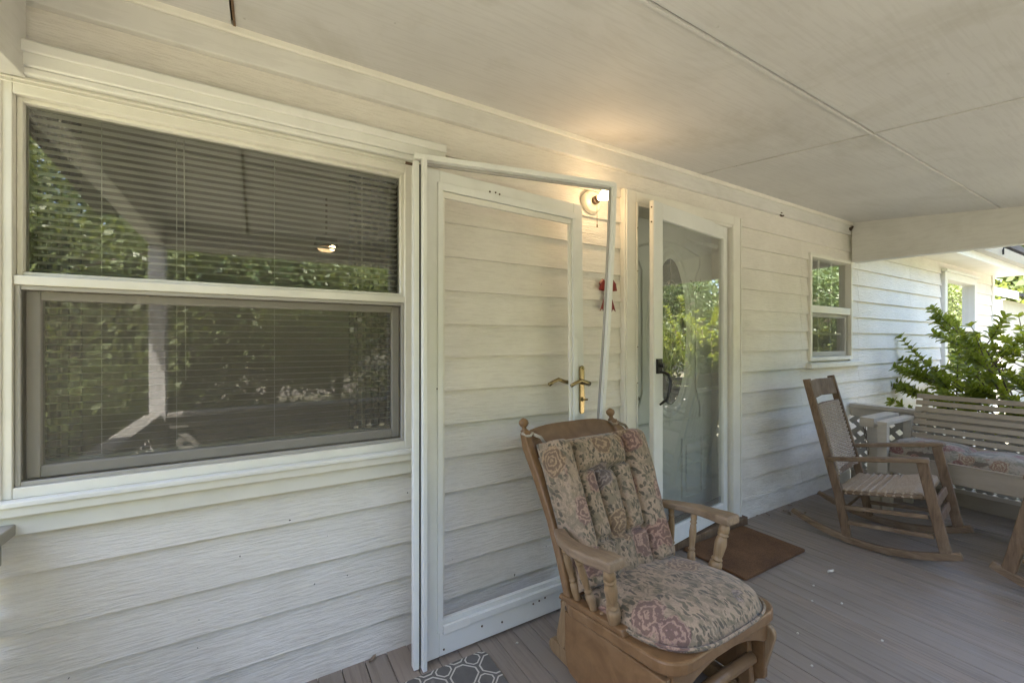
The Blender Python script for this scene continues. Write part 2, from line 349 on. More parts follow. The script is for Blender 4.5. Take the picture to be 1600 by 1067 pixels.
def siding(x0, x1, z0, z1, c0, c1):
    def yy(z): return -0.0235 + 0.0165*(z-c0)/(c1-c0)
    zt = z1+0.012 if abs(z1-c1) < 1e-6 else z1
    n = max(1, int((x1-x0)/0.45)); b = MB(); rr = random.Random(int(x0*991+z0*7919))
    L = []
    for i in range(n+1):
        x = x0+(x1-x0)*i/n; wv = (noise.noise((x*1.7, z0*9, 3))*0.0016); wz = noise.noise((x*1.1, z0*5, 8))*0.0022
        L.append(b.verts([(x, 0.001, z0+wz), (x, yy(z0)+wv, z0+wz), (x, yy(z0)+wv+.0012, z0+.004+wz), (x, yy(zt), zt), (x, 0.001, zt)]))
    for a, c in zip(L, L[1:]):
        for i in range(5): b.face([a[i], a[(i+1) % 5], c[(i+1) % 5], c[i]])
    b.face(L[0][::-1]); b.face(L[-1]); b.build('siding_board', 'siding', wall)
for k, (c0, c1) in enumerate(zip(LINES, LINES[1:])):
    cuts = [(o[0], o[1], max(c0, o[2]), min(c1, o[3])) for o in TRIM_OUT if o[2] < c1 and o[3] > c0]
    segs = []; x = WX0
    for o in sorted(cuts):
        if o[0] > x: segs.append((x, o[0], c0, c1))
        if o[2] > c0+0.01: segs.append((o[0], o[1], c0, o[2]))
        if o[3] < c1-0.01: segs.append((o[0], o[1], o[3], c1))
        x = o[1]
    segs.append((x, WX1-0.005, c0, c1))
    for (a, b_, za, zb) in segs:
        js = [j for j in JOINT[k % 2] if a+.25 < j < b_-.25] if c1 < 1.1 or k % 3 else [j for j in (3.66, 4.67) if a+.05 < j < b_-.05]
        if 1.0 < c1 < 2.1: js = sorted({*js, *[j for j in (3.66, 4.67) if a+.04 < j < b_-.04]})
        pts = [a, *js, b_]
        for p, q in zip(pts, pts[1:]): siding(p+(.0012 if p in js else 0), q-(.0012 if q in js else 0), za, zb, c0, c1)
MB().box(8.93, 9.03, -0.03, 0.02, GZ, 2.16).build('corner_board', 'trim', house, .004)
MB().box(-0.60, 4.48, -0.034, -0.004, 2.168, 2.30).build('frieze_board', 'beam_paint', house, .004)
MB().box(-0.60, 4.48, -0.047, -0.0345, 2.248, 2.29).build('bed_moulding', 'trim', house, .005)
# eave beyond the porch
MB().box(4.60, 9.22, -0.29, 0.02, 2.158, 2.176).build('soffit', 'trim', house)
MB().box(4.60, 9.24, -0.315, -0.2915, 2.135, 2.285).build('fascia', 'trim_white', house, .003)
gt = MB(); gt.prism([(4.62, -.317, 2.30), (4.62, -.317, 2.215), (4.62, -.39, 2.215), (4.62, -.42, 2.30), (4.62, -.41, 2.30), (4.62, -.383, 2.224), (4.62, -.326, 2.224), (4.62, -.326, 2.30)], (4.64, 0, 0))
gut = gt.build('gutter', 'gutter', house)
for x in (7.3, 8.6): MB().box(x, x+.012, -.426, -.41, 2.22, 2.31).build('gutter_hook', 'black_metal', gut)
# roofs
MB().prism([(-1.8, -.42, 2.34), (9.3, -.42, 2.34), (9.3, 4.0, 4.05), (-1.8, 4.0, 4.05)], (0, 0, .07)).build('roof', 'roof', house)
MB().box(8.97, 9.0, 0.12, 7.0, GZ, 2.34).build('end_wall', 'siding', house)
MB().prism([(-.95, -2.18, 2.098), (4.85, -2.18, 2.098), (4.85, 0.05, 2.395), (-.95, 0.05, 2.395)], (0, 0, .06)).build('porch_roof', 'roof', house)
# interior shell (one room behind the big window, a passage beyond)
im = MB()
def room(b, x0, x1, y0, y1, z0, z1, front=False):
    b.box(x0, x1, y1, y1+.05, z0, z1); b.box(x0-.05, x0, y0, y1, z0, z1); b.box(x1, x1+.05, y0, y1, z0, z1)
    b.box(x0-.05, x1+.05, y0, y1+.05, z1, z1+.05); b.box(x0-.05, x1+.05, y0, y1+.05, z0-.05, z0)
room(im, -1.5, 1.62, .115, 3.4, 0.0, 2.28); room(im, 1.72, 2.80, .115, .5, -.02, 2.2); room(im, 3.0, 8.9, .115, 3.4, 0.0, 2.28)
im.build('interior_walls', 'inside_wall', house)

# ---- windows
def frame(mb, x0, x1, z0, z1, w, y0, y1, wb=None, wt=None):
    wb = wb or w; wt = wt or w
    mb.box(x0, x0+w, y0, y1, z0, z1); mb.box(x1-w, x1, y0, y1, z0, z1)
    mb.box(x0+w, x1-w, y0+.0005, y1, z0, z0+wb); mb.box(x0+w, x1-w, y0+.0005, y1, z1-wt, z1)
def pane(name, x0, x1, z0, z1, y, mat, parent):
    b = MB(); v = b.verts([(x0, y, z0), (x1, y, z0), (x1, y, z1), (x0, y, z1)]); b.face(v); return b.build(name, mat, parent)
# big window
b = MB(); frame(b, -.622, .552, .80, 1.957, .046, -.034, .06, .03, .05)
b.box(-.576, .506, -.030, .05, 1.386, 1.412)
for dx in (.010, .022): b.box(-.622+dx, -.622+dx+.005, -.039, -.0335, .80, 1.957)
for dz in (.012, .024): b.box(-.62, .55, -.039, -.0335, 1.957-dz, 1.957-dz+.005)
w1 = b.build('window', 'trim', house, .003); w1['label'] = 'large single-hung picture window with cream frame and closed blind'
b = MB(); b.box(-.56, .672, -.060, -.022, 1.978, 2.050); b.box(-.56, .672, -.070, -.0605, 2.012, 2.043); b.box(-.565, .66, -.052, -.0225, 1.958, 1.9775)
b.build('head_trim', 'trim_white', w1, .004)
b = MB(); b.box(-.64, .56, -.060, -.005, .757, .800); b.box(-.64, .56, -.040, -.006, .700, .7565); b.build('sill', 'trim', w1, .004)
b = MB(); b.box(-.64, .56, -.068, -.036, .785, .8005); b.build('sill_nose', 'trim_white', w1, .003)
b = MB(); frame(b, -.5755, .5055, 1.412, 1.907, .012, -.012, .03); b.build('upper_sash', 'trim', w1, .002)
pane('upper_pane', -.564, .494, 1.424, 1.895, .008, 'glass', w1)
b = MB(); frame(b, -.5755, .5055, .8305, 1.3855, .012, -.024, -.010); b.build('screen_frame', 'screen_frame', w1, .002)
b = MB(); frame(b, -.5635, .4935, .8425, 1.3735, .030, .004, .040, .034, .026); b.build('lower_sash', 'screen_frame', w1, .004)
pane('insect_screen', -.5636, .4936, .8425, 1.3736, -.017, 'screen', w1)
pane('lower_pane', -.534, .464, .876, 1.348, .020, 'glass', w1)
# window two
b = MB(); frame(b, 3.762, 4.508, 1.074, 1.938, .030, -.036, .06); b.box(3.792, 4.478, -.030, .05, 1.462, 1.520)
w2 = b.build('window', 'trim', house, .003); w2['label'] = 'small sash window beside the rocking chair'
b = MB(); b.box(3.72, 4.68, -.062, -.004, 1.018, 1.056); b.build('sill', 'trim', w2, .004)
pane('upper_pane', 3.792, 4.478, 1.52, 1.908, .012, 'glass', w2)
for x in (4.015, 4.245): MB().box(x-.011, x+.011, .018, .028, 1.52, 1.908).build('muntin', 'trim_white', w2)
b = MB(); frame(b, 3.793, 4.477, 1.105, 1.461, .028, .0, .035, .04); b.build('lower_sash', 'trim_white', w2, .003)
pane('lower_pane', 3.82, 4.45, 1.145, 1.433, .02, 'glass', w2)
pane('insect_screen', 3.793, 4.477, 1.105, 1.461, -.012, 'screen', w2)
for x in (4.03, 4.24): MB().box(x-.009, x+.009, .026, .034, 1.145, 1.433).build('muntin', 'trim_white', w2)
MB().box(3.82, 4.45, .026, .034, 1.285, 1.303).build('muntin', 'trim_white', w2)
# window three
b = MB(); frame(b, 6.86, 8.085, .82, 2.045, .085, -.05, .06); b.box(6.945, 8.0, -.03, .05, 1.36, 1.41)
w3 = b.build('window', 'trim', house, .004); w3['label'] = 'far sash window behind the leafy shrub'
MB().box(6.83, 8.11, -.075, -.02, 2.0455, 2.075).build('head_trim', 'trim_white', w3, .004)
pane('upper_pane', 6.945, 8.0, 1.41, 1.96, .01, 'glass', w3); pane('lower_pane', 6.945, 8.0, .905, 1.36, .02, 'glass', w3); pane('insect_screen', 6.945, 8.0, .905, 1.36, -.005, 'screen', w3)

# ---- entrance
b = MB(); b.box(1.712, 1.800, -.046, .02, 0.012, 2.066); b.box(2.722, 2.812, -.046, .02, 0.012, 2.066); b.box(1.800, 2.722, -.0455, .02, 2.003, 2.0655)
b.box(1.722, 1.733, -.053, -.0455, .012, 2.06); b.box(2.788, 2.799, -.053, -.0455, .012, 2.06); b.box(1.80, 1.812, -.052, -.0455, .012, 2.003); b.box(2.70, 2.7215, -.052, -.0455, .012, 2.003)
dt = b.build('door_trim', 'trim', house, .003)
b = MB(); b.box(1.800, 1.822, -.044, .16, .05, 2.0025); b.box(2.698, 2.7215, -.044, .16, .05, 2.0025); b.box(1.822, 2.698, -.044, .16, 1.985, 2.0025); b.build('door_jamb', 'trim', dt, .002)
b = MB(); b.box(1.70, 2.83, -.075, .14, 0.002, .052); b.build('threshold', 'weathered', dt, .004)
for z in (1.86, 1.62, 1.2, 1.0, .6): MB().ball((1.806, -.053, z), .0035, n=5).build('screw', 'screw', dt)
# front door (panelled, oval light)
fd = MB().box(1.824, 2.696, .10, .143, .056, 1.983).build('front_door', 'door_white', house, .003); fd['label'] = 'white panelled front door with oval leaded glass behind the storm door'
OC = (2.262, 1.292)
def oval(rx, rz, y, n=40): return [(OC[0]+rx*math.cos(2*math.pi*i/n), y, OC[1]+rz*math.sin(2*math.pi*i/n)) for i in range(n)]
def ovalring(mb, rx0, rz0, rx1, rz1, y0, y1, n=40):
    L = [mb.verts(oval(*q, n)) for q in ((rx0, rz0, y0+.006), (rx0*.55+rx1*.45, rz0*.6+rz1*.4, y1), (rx0*.4+rx1*.6, rz0*.4+rz1*.6, y1), (rx1, rz1, y0+.006))]
    for a, c in zip(L, L[1:]):
        for i in range(n): mb.face([a[i], a[(i+1) % n], c[(i+1) % n], c[i]])
b = MB(); ovalring(b, .150, .462, .196, .516, .095, .082); ovalring(b, .205, .535, .222, .556, .095, .090); b.build('oval_moulding', 'door_white', fd, smooth=True)
b = MB(); v = b.verts(oval(.156, .47, .0965)); b.face(v); gl = b.build('oval_pane', 'dark_glass', fd)
b = MB(); n_ = 26
for rx, rz in ((.105, .33), (.055, .20)): b.tube([(OC[0]+rx*math.cos(2*math.pi*i/n_), .0945, OC[1]+rz*math.sin(2*math.pi*i/n_)) for i in range(n_+1)], .003, 5)
b.tube([(OC[0], .0945, OC[1]-.46), (OC[0], .0945, OC[1]+.46)], .003, 5); b.tube([(OC[0]-.15, .0945, OC[1]), (OC[0]+.15, .0945, OC[1])], .003, 5)
b.build('lead_strip', 'lead', fd)
for x0, x1, z0, z1 in ((1.93, 2.15, .20, .60), (2.37, 2.59, .20, .60)):
    b = MB(); frame(b, x0, x1, z0, z1, .018, .088, .101); b.box(x0+.045, x1-.045, .090, .101, z0+.045, z1-.045); b.build('door_panel', 'door_white', fd, .006)
b = MB()
for sx in (-1, 1):
    pts = [(OC[0]+sx*.30, .094, .72), (OC[0]+sx*.30, .094, .80), (OC[0]+sx*.255, .094, .92), (OC[0]+sx*.255, .094, 1.66), (OC[0]+sx*.30, .094, 1.74), (OC[0]+sx*.30, .094, 1.80)]
    b.tube(pts, .007, 6)
b.tube([(OC[0]-.30, .094, 1.80), (OC[0]-.1, .094, 1.86), (OC[0]+.1, .094, 1.86), (OC[0]+.30, .094, 1.80)], .007, 6); b.tube([(OC[0]-.30, .094, .72), (OC[0]+.30, .094, .72)], .007, 6)
b.build('panel_moulding', 'door_white', fd, smooth=True)
b = MB(); b.lathe((1.945, .10, .888), (1.945, .070, .888), [(0, .026), (.3, .026), (.45, .014), (.8, .016), (1, .010)]); b.build('deadbolt', 'brass', fd, smooth=True)
# storm door, ajar, hinged on the right
A, B_ = Vector((1.842, -.136, 0)), Vector((2.690, -.020, 0)); du = (B_-A).normalized(); dn = Vector((du.y, -du.x, 0)); SW = (B_-A).length
def sp(u, d, z): p = A+du*u+dn*d; return (p.x, p.y, z)
def sbox(mb, u0, u1, z0, z1, d0, d1): mb.hexa([sp(u0, d0, z0), sp(u1, d0, z0), sp(u1, d0, z1), sp(u0, d0, z1)], [sp(u0, d1, z0), sp(u1, d1, z0), sp(u1, d1, z1), sp(u0, d1, z1)])
b = MB(); sbox(b, 0, .085, .068, 1.996, -.030, 0); sbox(b, SW-.055, SW, .068, 1.996, -.030, 0); sbox(b, .0852, SW-.0552, 1.905, 1.9958, -.030, -.0005); sbox(b, .0852, SW-.0552, .0682, .165, -.030, -.0005)
sdoor = b.build('storm_door', 'aluminium', house, .003); sdoor['label'] = 'white full-glass storm door standing ajar with black handle'
b = MB(); v = b.verts([sp(.085, -.016, .165), sp(SW-.055, -.016, .165), sp(SW-.055, -.016, 1.905), sp(.085, -.016, 1.905)]); b.face(v); b.build('pane', 'storm_glass', sdoor)
b = MB(); sbox(b, .086, SW-.056, .166, .205, -.027, -.020); b.build('bottom_sweep', 'sweep', sdoor)
b = MB(); sbox(b, -.004, -.0005, .07, 1.995, -.026, -.004); b.build('edge_channel', 'trim', sdoor)
b = MB(); sbox(b, .018, .062, 1.055, 1.135, .0, .012); b.box(*(0,)*6) if False else None
b.tube([sp(.04, .012, 1.10), sp(.045, .030, 1.10)], .013, 8)
b.tube([sp(.04, .010, 1.065), sp(.060, .045, 1.055), sp(.072, .055, 1.02), sp(.062, .055, .96), sp(.045, .045, .915), sp(.040, .010, .885)], [.007, .009, .009, .009, .008, .006], 8)
b.build('handle', 'black_metal', sdoor, smooth=False)
for z in (1.96, 1.88, .12, .17): MB().ball(sp(-.004, -.013, z), .005, n=5).build('screw', 'screw', sdoor)
b = MB(); b.tube([sp(SW-.30, -.05, 1.86), sp(SW-.06, -.045, 1.86)], .013, 8); b.tube([sp(SW-.42, -.055, 1.858), sp(SW-.30, -.05, 1.86)], .005, 6); b.build('door_closer', 'aluminium', sdoor, smooth=True)

# ================================================================== PORCH STRUCTURE
FX0, FX1, FY = -.64, 4.53, -2.08
pf = tag(MB().box(FX0+.02, FX1-.02, FY+.04, -.002, -.22, -.027).build('porch_floor', 'subfloor'), kind='structure')
x = FX0; BW = .0826
while x < FX1-.01:
    MB().box(x+.0013, min(x+BW-.0013, FX1), FY, -.006, -.0255, random.uniform(-.0012, .0006)).build('floor_board', 'floor_paint', pf, .0015, seg=1); x += BW
def cz(y): return 2.278+.125*y
pc = tag(MB().prism([(-.62, -2.05, cz(-2.05)+.022), (4.55, -2.05, cz(-2.05)+.022), (4.55, -.003, cz(0)+.022), (-.62, -.003, cz(0)+.022)], (0, 0, .05)).build('porch_ceiling', 'subfloor'), kind='structure')
for xa, xb in ((-.60, -.073), (-.073, 2.37), (2.37, 4.50)):
    for ya, yb in ((-.913, -.006), (-2.0, -.913)):
        g_ = .0042; nx = 10
        b = MB()
        def sag(x, y): return noise.noise((x*1.2, y*1.2, xa))*.004
        rows = []
        for j in range(5):
            y = ya+g_+(yb-ya-2*g_)*j/4
            rows.append([(xa+g_+(xb-xa-2*g_)*i/nx, y, cz(y)+(sag(xa+(xb-xa)*i/nx, y) if 0 < i < nx and 0 < j < 4 else 0)) for i in range(nx+1)])
        vv = [b.verts(r) for r in rows]; uu = [b.verts([(p[0], p[1], cz(p[1])+.02) for p in r]) for r in rows]
        for j in range(4):
            for i in range(nx): b.face([vv[j][i], vv[j][i+1], vv[j+1][i+1], vv[j+1][i]]); b.face([uu[j][i], uu[j+1][i], uu[j+1][i+1], uu[j][i+1]])
        for i in range(nx): b.face([vv[0][i], uu[0][i], uu[0][i+1], vv[0][i+1]]); b.face([vv[4][i], vv[4][i+1], uu[4][i+1], uu[4][i]])
        for j in range(4): b.face([vv[j][0], vv[j+1][0], uu[j+1][0], uu[j][0]]); b.face([vv[j][nx], uu[j][nx], uu[j+1][nx], vv[j+1][nx]])
        b.build('ceiling_panel', 'ceiling', pc, smooth=False)
def wob(x, k): return noise.noise((x*2.3, k, 0))*.003
b = MB(); b.beam([(-.6+.12*i, -.907+wob(i*.12, 1), cz(-.913)-.001+wob(i*.12, 5)*.5) for i in range(43)], .009, .009); b.build('caulk_bead', 'ceiling', pc)
for xx in (2.37, -.073):
    b = MB(); b.beam([(xx+.005+wob(y, 2), -y, cz(-y)-.001) for y in [.05+.1*i for i in range(20)]], .007, .006); b.build('caulk_bead', 'ceiling' if xx > 0 else 'weathered', pc)
nail = None
for xx in [-.45+.406*i for i in range(13)]:
    for yy in (-.10, -.38, -.66, -.88, -.95, -1.25, -1.55):
        if nail is None: nail = MB().ball((0, 0, 0), .0042, (1, 1, .35), 5).build('nail_head', 'ceiling'); o = nail
        else: o = nail.copy(); C.objects.link(o)
        o.location = (xx+random.uniform(-.012, .012), yy+random.uniform(-.012, .012), 0); o.location.z = cz(o.location.y)-.0005; attach(o, pc)
        o.matrix_parent_inverse = wloc(pc).inverted()
def endbeam(x0, x1, z0, z1):
    b = MB(); b.hexa([(x0, -.036, z0), (x0, -2.05, z1), (x0, -2.05, cz(-2.05)+.02), (x0, -.036, cz(-.036)+.02)], [(x1, -.036, z0), (x1, -2.05, z1), (x1, -2.05, cz(-2.05)+.02), (x1, -.036, cz(-.036)+.02)])
    return b.build('end_beam', 'beam_paint', pc, .003)
endbeam(4.484, 4.575, 1.925, 1.872); endbeam(-.635, -.548, 1.952, 1.88)
MB().box(4.479, 4.58, -.4, -.0365, 1.9, 1.9245) if False else None
MB().box(-.56, 4.49, -2.05, -1.955, 1.875, 2.03).build('front_beam', 'beam_paint', pc, .003)
for px in (-.592, 1.50, 2.55, 4.53):
    MB().box(px-.045, px+.045, -2.045, -1.955, .0005, 1.875).build('post', 'beam_paint', pc, .004)
for xx in (-.25, .7, 2.0, 3.1, 4.2): MB().box(xx-.1, xx+.1, FY+.05, FY+.25, GZ-.02, -.221).build('pier', 'concrete', pf)

# ================================================================== RAILINGS
def railing(label, p0, p1, ztop, mat='rail_paint', dens=.105):
    p0, p1 = Vector((*p0, 0)), Vector((*p1, 0)); d = (p1-p0); Ln = d.length; d.normalize(); nn = Vector((d.y, -d.x, 0))
    t = thing('railing', label, 'railing', ((p0+p1)/2))
    t['group'] = 'lattice railings round the porch'
    def seg(w, z0, z1): b = MB(); a, c = p0+nn*w/2, p0-nn*w/2; b.hexa([a+Vector((0, 0, z0)), c+Vector((0, 0, z0)), c+Vector((0, 0, z1)), a+Vector((0, 0, z1))], [q+d*Ln for q in (a+Vector((0, 0, z0)), c+Vector((0, 0, z0)), c+Vector((0, 0, z1)), a+Vector((0, 0, z1)))]); return b
    seg(.095, ztop-.032, ztop).build('top_rail', mat, t, .004); seg(.038, ztop-.11, ztop-.0325).build('upper_band', mat, t, .003)
    seg(.05, .105, .135).build('bottom_rail', mat, t, .003); seg(.022, .002, .1045).build('toe_board', 'beige_paint', t, .002)
    zl, zh = .136, ztop-.06; hh = zh-zl
    for sgn, off in ((1, .012), (-1, .004)):
        s = -hh
        while s < Ln:
            # line u = s + (z-zl) ; clip u to [0, Ln]
            u0, u1 = s, s+hh; z0, z1 = (zl, zh) if sgn > 0 else (zh, zl)
            ta = max(0, -u0/hh); tb = min(1, (Ln-u0)/hh)
            if tb-ta > .08:
                a = p0+d*(u0+hh*ta)+nn*off; c = p0+d*(u0+hh*tb)+nn*off; a.z = z0+(z1-z0)*ta; c.z = z0+(z1-z0)*tb
                MB().beam([a, c], .007, .036, up=(c-a).cross(nn)).build('lattice_strip', 'lattice' if mat != 'x' else mat, t)
            s += dens
    return t
railing('lattice railing closing the far end of the porch behind the swing', (4.492, -.03), (4.492, -1.95), .69)
railing('railing at the near end of the porch, only its cap showing below the window', (-.615, -.03), (-.615, -1.95), .735, 'lattice')
railing('front porch railing reflected in the large window', (-.54, -2.0), (1.45, -2.0), .735, 'lattice')

# ================================================================== WINDOW BLIND + ROOM THINGS
bl = thing('window_blind', 'white horizontal slat blind hanging inside the large window', 'blind', (-.03, .085, .84))
b0 = None; z = .885
while z < 1.925:
    if b0 is None:
        bb = MB(); L = [bb.verts([(xx, .072+.025*t_, .0040*(1-t_)+.0025*math.sin(math.pi*t_)) for t_ in (0, .33, .67, 1)]) for xx in (-.575, .505)]
        for i in range(3): bb.face([L[0][i], L[0][i+1], L[1][i+1], L[1][i]])
        b0 = bb.build('slat', 'blind'); o = b0
    else: o = b0.copy(); C.objects.link(o)
    o.location = (0, 0, z); attach(o, bl); z += .0222
MB().box(-.58, .51, .065, .10, 1.925, 1.955).build('head_rail', 'blind', bl, .003)
MB().box(-.575, .505, .070, .098, .862, .876).build('bottom_rail', 'blind', bl, .002)
for xx in (-.42, -.235, .05, .36): MB().tube([(xx, .069, .87), (xx, .069, 1.93)], .0012, 5).build('ladder_cord', 'blind', bl)
MB().tube([(-.215, .064, 1.92), (-.21, .064, 1.1)], .0016, 5).build('lift_cord', 'blind', bl)
def curtain(x0, x1, y, label):
    b = MB(); n = 60; a = b.verts([(x0+(x1-x0)*i/n, y+.03*math.sin(i*1.1)+.012*math.sin(i*2.7), .35) for i in range(n+1)]); c = b.verts([(x0+(x1-x0)*i/n, y+.03*math.sin(i*1.1), 2.15) for i in range(n+1)])
    for i in range(n): b.face([a[i], a[i+1], c[i+1], c[i]])
    o = b.build('curtain', 'curtain', smooth=True); tag(o, label, 'curtain', 'curtains inside the large window'); return o
curtain(.33, .66, .19, 'dark curtain hanging inside at the right of the large window'); curtain(-.75, -.5, .19, 'dark curtain hanging inside at the left of the large window')
ch = thing('chandelier', 'lit ceiling lamp glowing inside the room behind the blind', 'lamp', (.42, 1.6, 2.28))
MB().tube([(.42, 1.6, 2.28), (.42, 1.6, 1.98)], .008, 6).build('stem', 'brass', ch)
b = MB(); b.lathe((.42, 1.6, 2.0), (.42, 1.6, 1.90), [(0, .02), (.3, .07), (1, .09)]); b.build('body', 'brass', ch)
MB().ball((.42, 1.6, 1.905), .062, (1, 1, .55), 10).build('glass_bowl', 'chandelier_bowl', ch, smooth=True)
MB().ball((.45, 1.53, 1.895), .022, (1, 1, .8), 8).build('bulb', 'chandelier_bulb', ch)

# ================================================================== OLD STORM DOOR PROPPED AGAINST THE WALL
od = thing('old_storm_door', 'glassless white storm door with brass handle standing against the siding', 'storm door', (.94, -.167, 0))
Q = [Vector((.548, -.167, .012)), Vector((1.335, -.167, .012)), Vector((1.345, -.128, 1.888)), Vector((.553, -.160, 1.895))]
def q(u, v, d=0.0):
    p = (Q[0]*(1-u)+Q[1]*u)*(1-v)+(Q[3]*(1-u)+Q[2]*u)*v; return p+Vector((0, -d, 0))
def qbox(u0, u1, v0, v1, d0, d1): b = MB(); b.hexa([q(u0, v0, d0), q(u1, v0, d0), q(u1, v1, d0), q(u0, v1, d0)], [q(u0, v0, d1), q(u1, v0, d1), q(u1, v1, d1), q(u0, v1, d1)]); return b
US, UR, VB, VT = .066, .068, .050, .032
qbox(0, US, 0, 1, -.028, 0).build('stile', 'aluminium', od, .002); qbox(1-UR, 1, 0, 1, -.028, 0).build('stile', 'aluminium', od, .002)
qbox(US+.0008, 1-UR-.0008, 0, VB, -.028, -.0005).build('bottom_rail', 'aluminium', od, .002); qbox(US+.0008, 1-UR-.0008, 1-VT, 1, -.028, -.0005).build('top_rail', 'aluminium', od, .002)
for (u0, u1, v0, v1) in ((US-.012, US+.016, VB, 1-VT+.006), (1-UR-.016, 1-UR+.012, VB, 1-VT+.006)): qbox(u0, u1, v0, v1, -.020, .007).build('glazing_stop', 'aluminium', od, .0015)
qbox(US+.017, US+.030, VB+.1, 1-VT, -.022, -.004).build('inner_track', 'trim', od, .001); qbox(1-UR-.030, 1-UR-.017, VB+.02, 1-VT, -.022, -.004).build('inner_track', 'trim', od, .001)
qbox(US-.012, 1-UR+.012, 1-VT-.009, 1-VT+.007, -.022, .008).build('glazing_stop', 'aluminium', od, .0015); qbox(US+.017, 1-UR-.017, 1-VT-.022, 1-VT-.010, -.02, -.002).build('inner_track', 'trim', od, .001)
qbox(US+.05, 1-UR+.01, VB-.004, VB+.010, -.012, .006).build('glazing_stop', 'aluminium', od, .0015); qbox(US+.017, US+.16, VB-.006, VB+.012, -.006, .0075).build('loose_clip', 'trim_white', od, .002); qbox(US+.02, 1-UR, VB+.0105, VB+.021, -.026, -.008).build('sill_track', 'aluminium', od, .001)
for u, v in ((.35, .98), (.385, .981), (.41, .979), (.30, .03), (.055, .55), (.62, .036), (.66, .038), (.70, .040), (.09, .012), (.42, .022)):
    MB().ball(q(u, v, .0), .0042, n=5).build('screw_hole', 'screw', od)
# hinge channel and bent frame strips
MB().box(.497, .517, -.176, -.146, .004, 1.905).build('hinge_strip', 'aluminium', od, .001); MB().box(.525, .541, -.198, -.168, .002, 1.912).build('hinge_strip', 'aluminium', od, .001)
MB().box(.510, .530, -.160, -.148, .004, 1.90).build('hinge_gap', 'sweep', od)
b = MB(); b.beam([(.500, -.165, 1.921), (.93, -.238, 1.926), (1.372, -.312, 1.931)], .030, .020); b.build('header_strip', 'aluminium', od, .0015)
b = MB(); b.beam([(.545, -.156, 1.907), (.93, -.222, 1.912), (1.362, -.296, 1.917)], .010, .012); b.build('header_strip', 'screen_frame', od)
b = MB(); b.beam([(1.372, -.312, 1.940), (1.377, -.298, 1.72), (1.398, -.246, 1.30), (1.420, -.185, .90), (1.445, -.115, .40), (1.462, -.075, .01)], .024, .020, up=(1, 0, 0)); b.build('latch_strip', 'aluminium', od, .0015)
b = MB(); b.beam([(1.360, -.302, 1.925), (1.366, -.288, 1.72), (1.387, -.236, 1.30), (1.409, -.175, .90), (1.434, -.105, .40), (1.451, -.065, .01)], .012, .008, up=(1, 0, 0)); b.build('latch_strip', 'screen_frame', od)
MB().beam([(.47, -.158, 1.895), (.495, -.162, 1.893)], .008, .008).build('bent_screw', 'screw', od)
# brass lever handle
hp = q(1-UR*.33, .535, .0); hx, hy, hz = hp
b = MB(); b.prism([(hx+px, hy-.001, hz+pz) for px, pz in rrect(-.014, .014, -.13, .10, .013, 5)], (0, -.010, 0)); hd = b.build('handle_plate', 'brass', od, .003)
b = MB(); b.tube([(hx, hy-.008, hz+.02), (hx, hy-.045, hz+.02)], .011, 10); b.tube([(hx+.012, hy-.045, hz+.016), (hx-.012, hy-.05, hz+.022), (hx-.045, hy-.052, hz+.034), (hx-.080, hy-.052, hz+.022), (hx-.100, hy-.050, hz+.012)], [.012, .012, .009, .008, .009], 8); b.build('lever', 'brass', hd, smooth=True)
b = MB(); b.tube([(hx-.030, hy+.045, hz+.016), (hx-.062, hy+.05, hz+.022), (hx-.095, hy+.052, hz+.034), (hx-.130, hy+.052, hz+.022), (hx-.150, hy+.050, hz+.012)], [.010, .009, .009, .008, .010], 8); b.build('back_lever', 'brass', hd, smooth=True)
b = MB(); b.tube([(hx, hy-.008, hz-.06), (hx, hy-.024, hz-.06)], .010, 8); b.tube([(hx-.008, hy-.024, hz-.06), (hx+.018, hy-.026, hz-.06)], .005, 6); b.ball((hx, hy-.012, hz+.085), .006, n=5); b.build('lock_turn', 'brass', hd)

# ================================================================== PORCH LIGHT, BOW, NESTS
lp = thing('porch_light', 'bare lit bulb in a round ceramic holder on the siding beside the door', 'lamp', (1.492, -.02, 1.955))
b = MB(); b.lathe((1.492, -.008, 1.955), (1.492, -.052, 1.955), [(0, .060), (.5, .062), (.62, .058), (.8, .050), (1, .022)], 24); b.build('holder', 'ceramic', lp, smooth=False)
b = MB(); b.lathe((1.492, -.050, 1.955), (1.492, -.088, 1.960), [(0, .020), (.5, .021), (.55, .017), (1, .016)], 14); b.build('socket', 'chain_metal', lp)
b = MB(); b.lathe((1.492, -.082, 1.959), (1.492, -.188, 1.968), [(0, .013), (.15, .015), (.35, .024), (.55, .031), (.72, .032), (.86, .026), (.95, .015), (1, .002)], 16); b.build('bulb', 'bulb', lp, smooth=True)
b = MB(); b.tube([(1.494, -.068, 1.938), (1.494, -.069, 1.83)], .0014, 5); b.tube([(1.494, -.069, 1.83), (1.494, -.069, 1.815)], .0035, 6); b.build('pull_chain', 'brass', lp)
bw = thing('red_bow', 'small red ribbon bow hung on the siding beside the door', 'bow', (1.598, -.03, 1.48))
BX, BZ = 1.598, 1.502
def bowloop(sx):
    b = MB()
    for k, (an, ln) in enumerate(((44, .070), (14, .062))):
        d = Vector((sx*math.cos(R(an)), 0, math.sin(R(an)))); n_ = Vector((-d.z*sx, 0, d.x*sx)); o = Vector((BX, -.036-.003*k, BZ)); L1 = []; L2 = []
        for i in range(11):
            a = 2*math.pi*i/10; p = o+d*ln*(1-math.cos(a))*.5+Vector((0, -.014*math.sin(a), 0)); wd = .005+.011*(1-math.cos(a))*.5
            L1.append(p+n_*wd); L2.append(p-n_*wd)
        A_, B2 = b.verts(L1), b.verts(L2)
        for i in range(10): b.face([A_[i], A_[i+1], B2[i+1], B2[i]])
    return b.build('loop', 'red', bw)
bowloop(-1); bowloop(1)
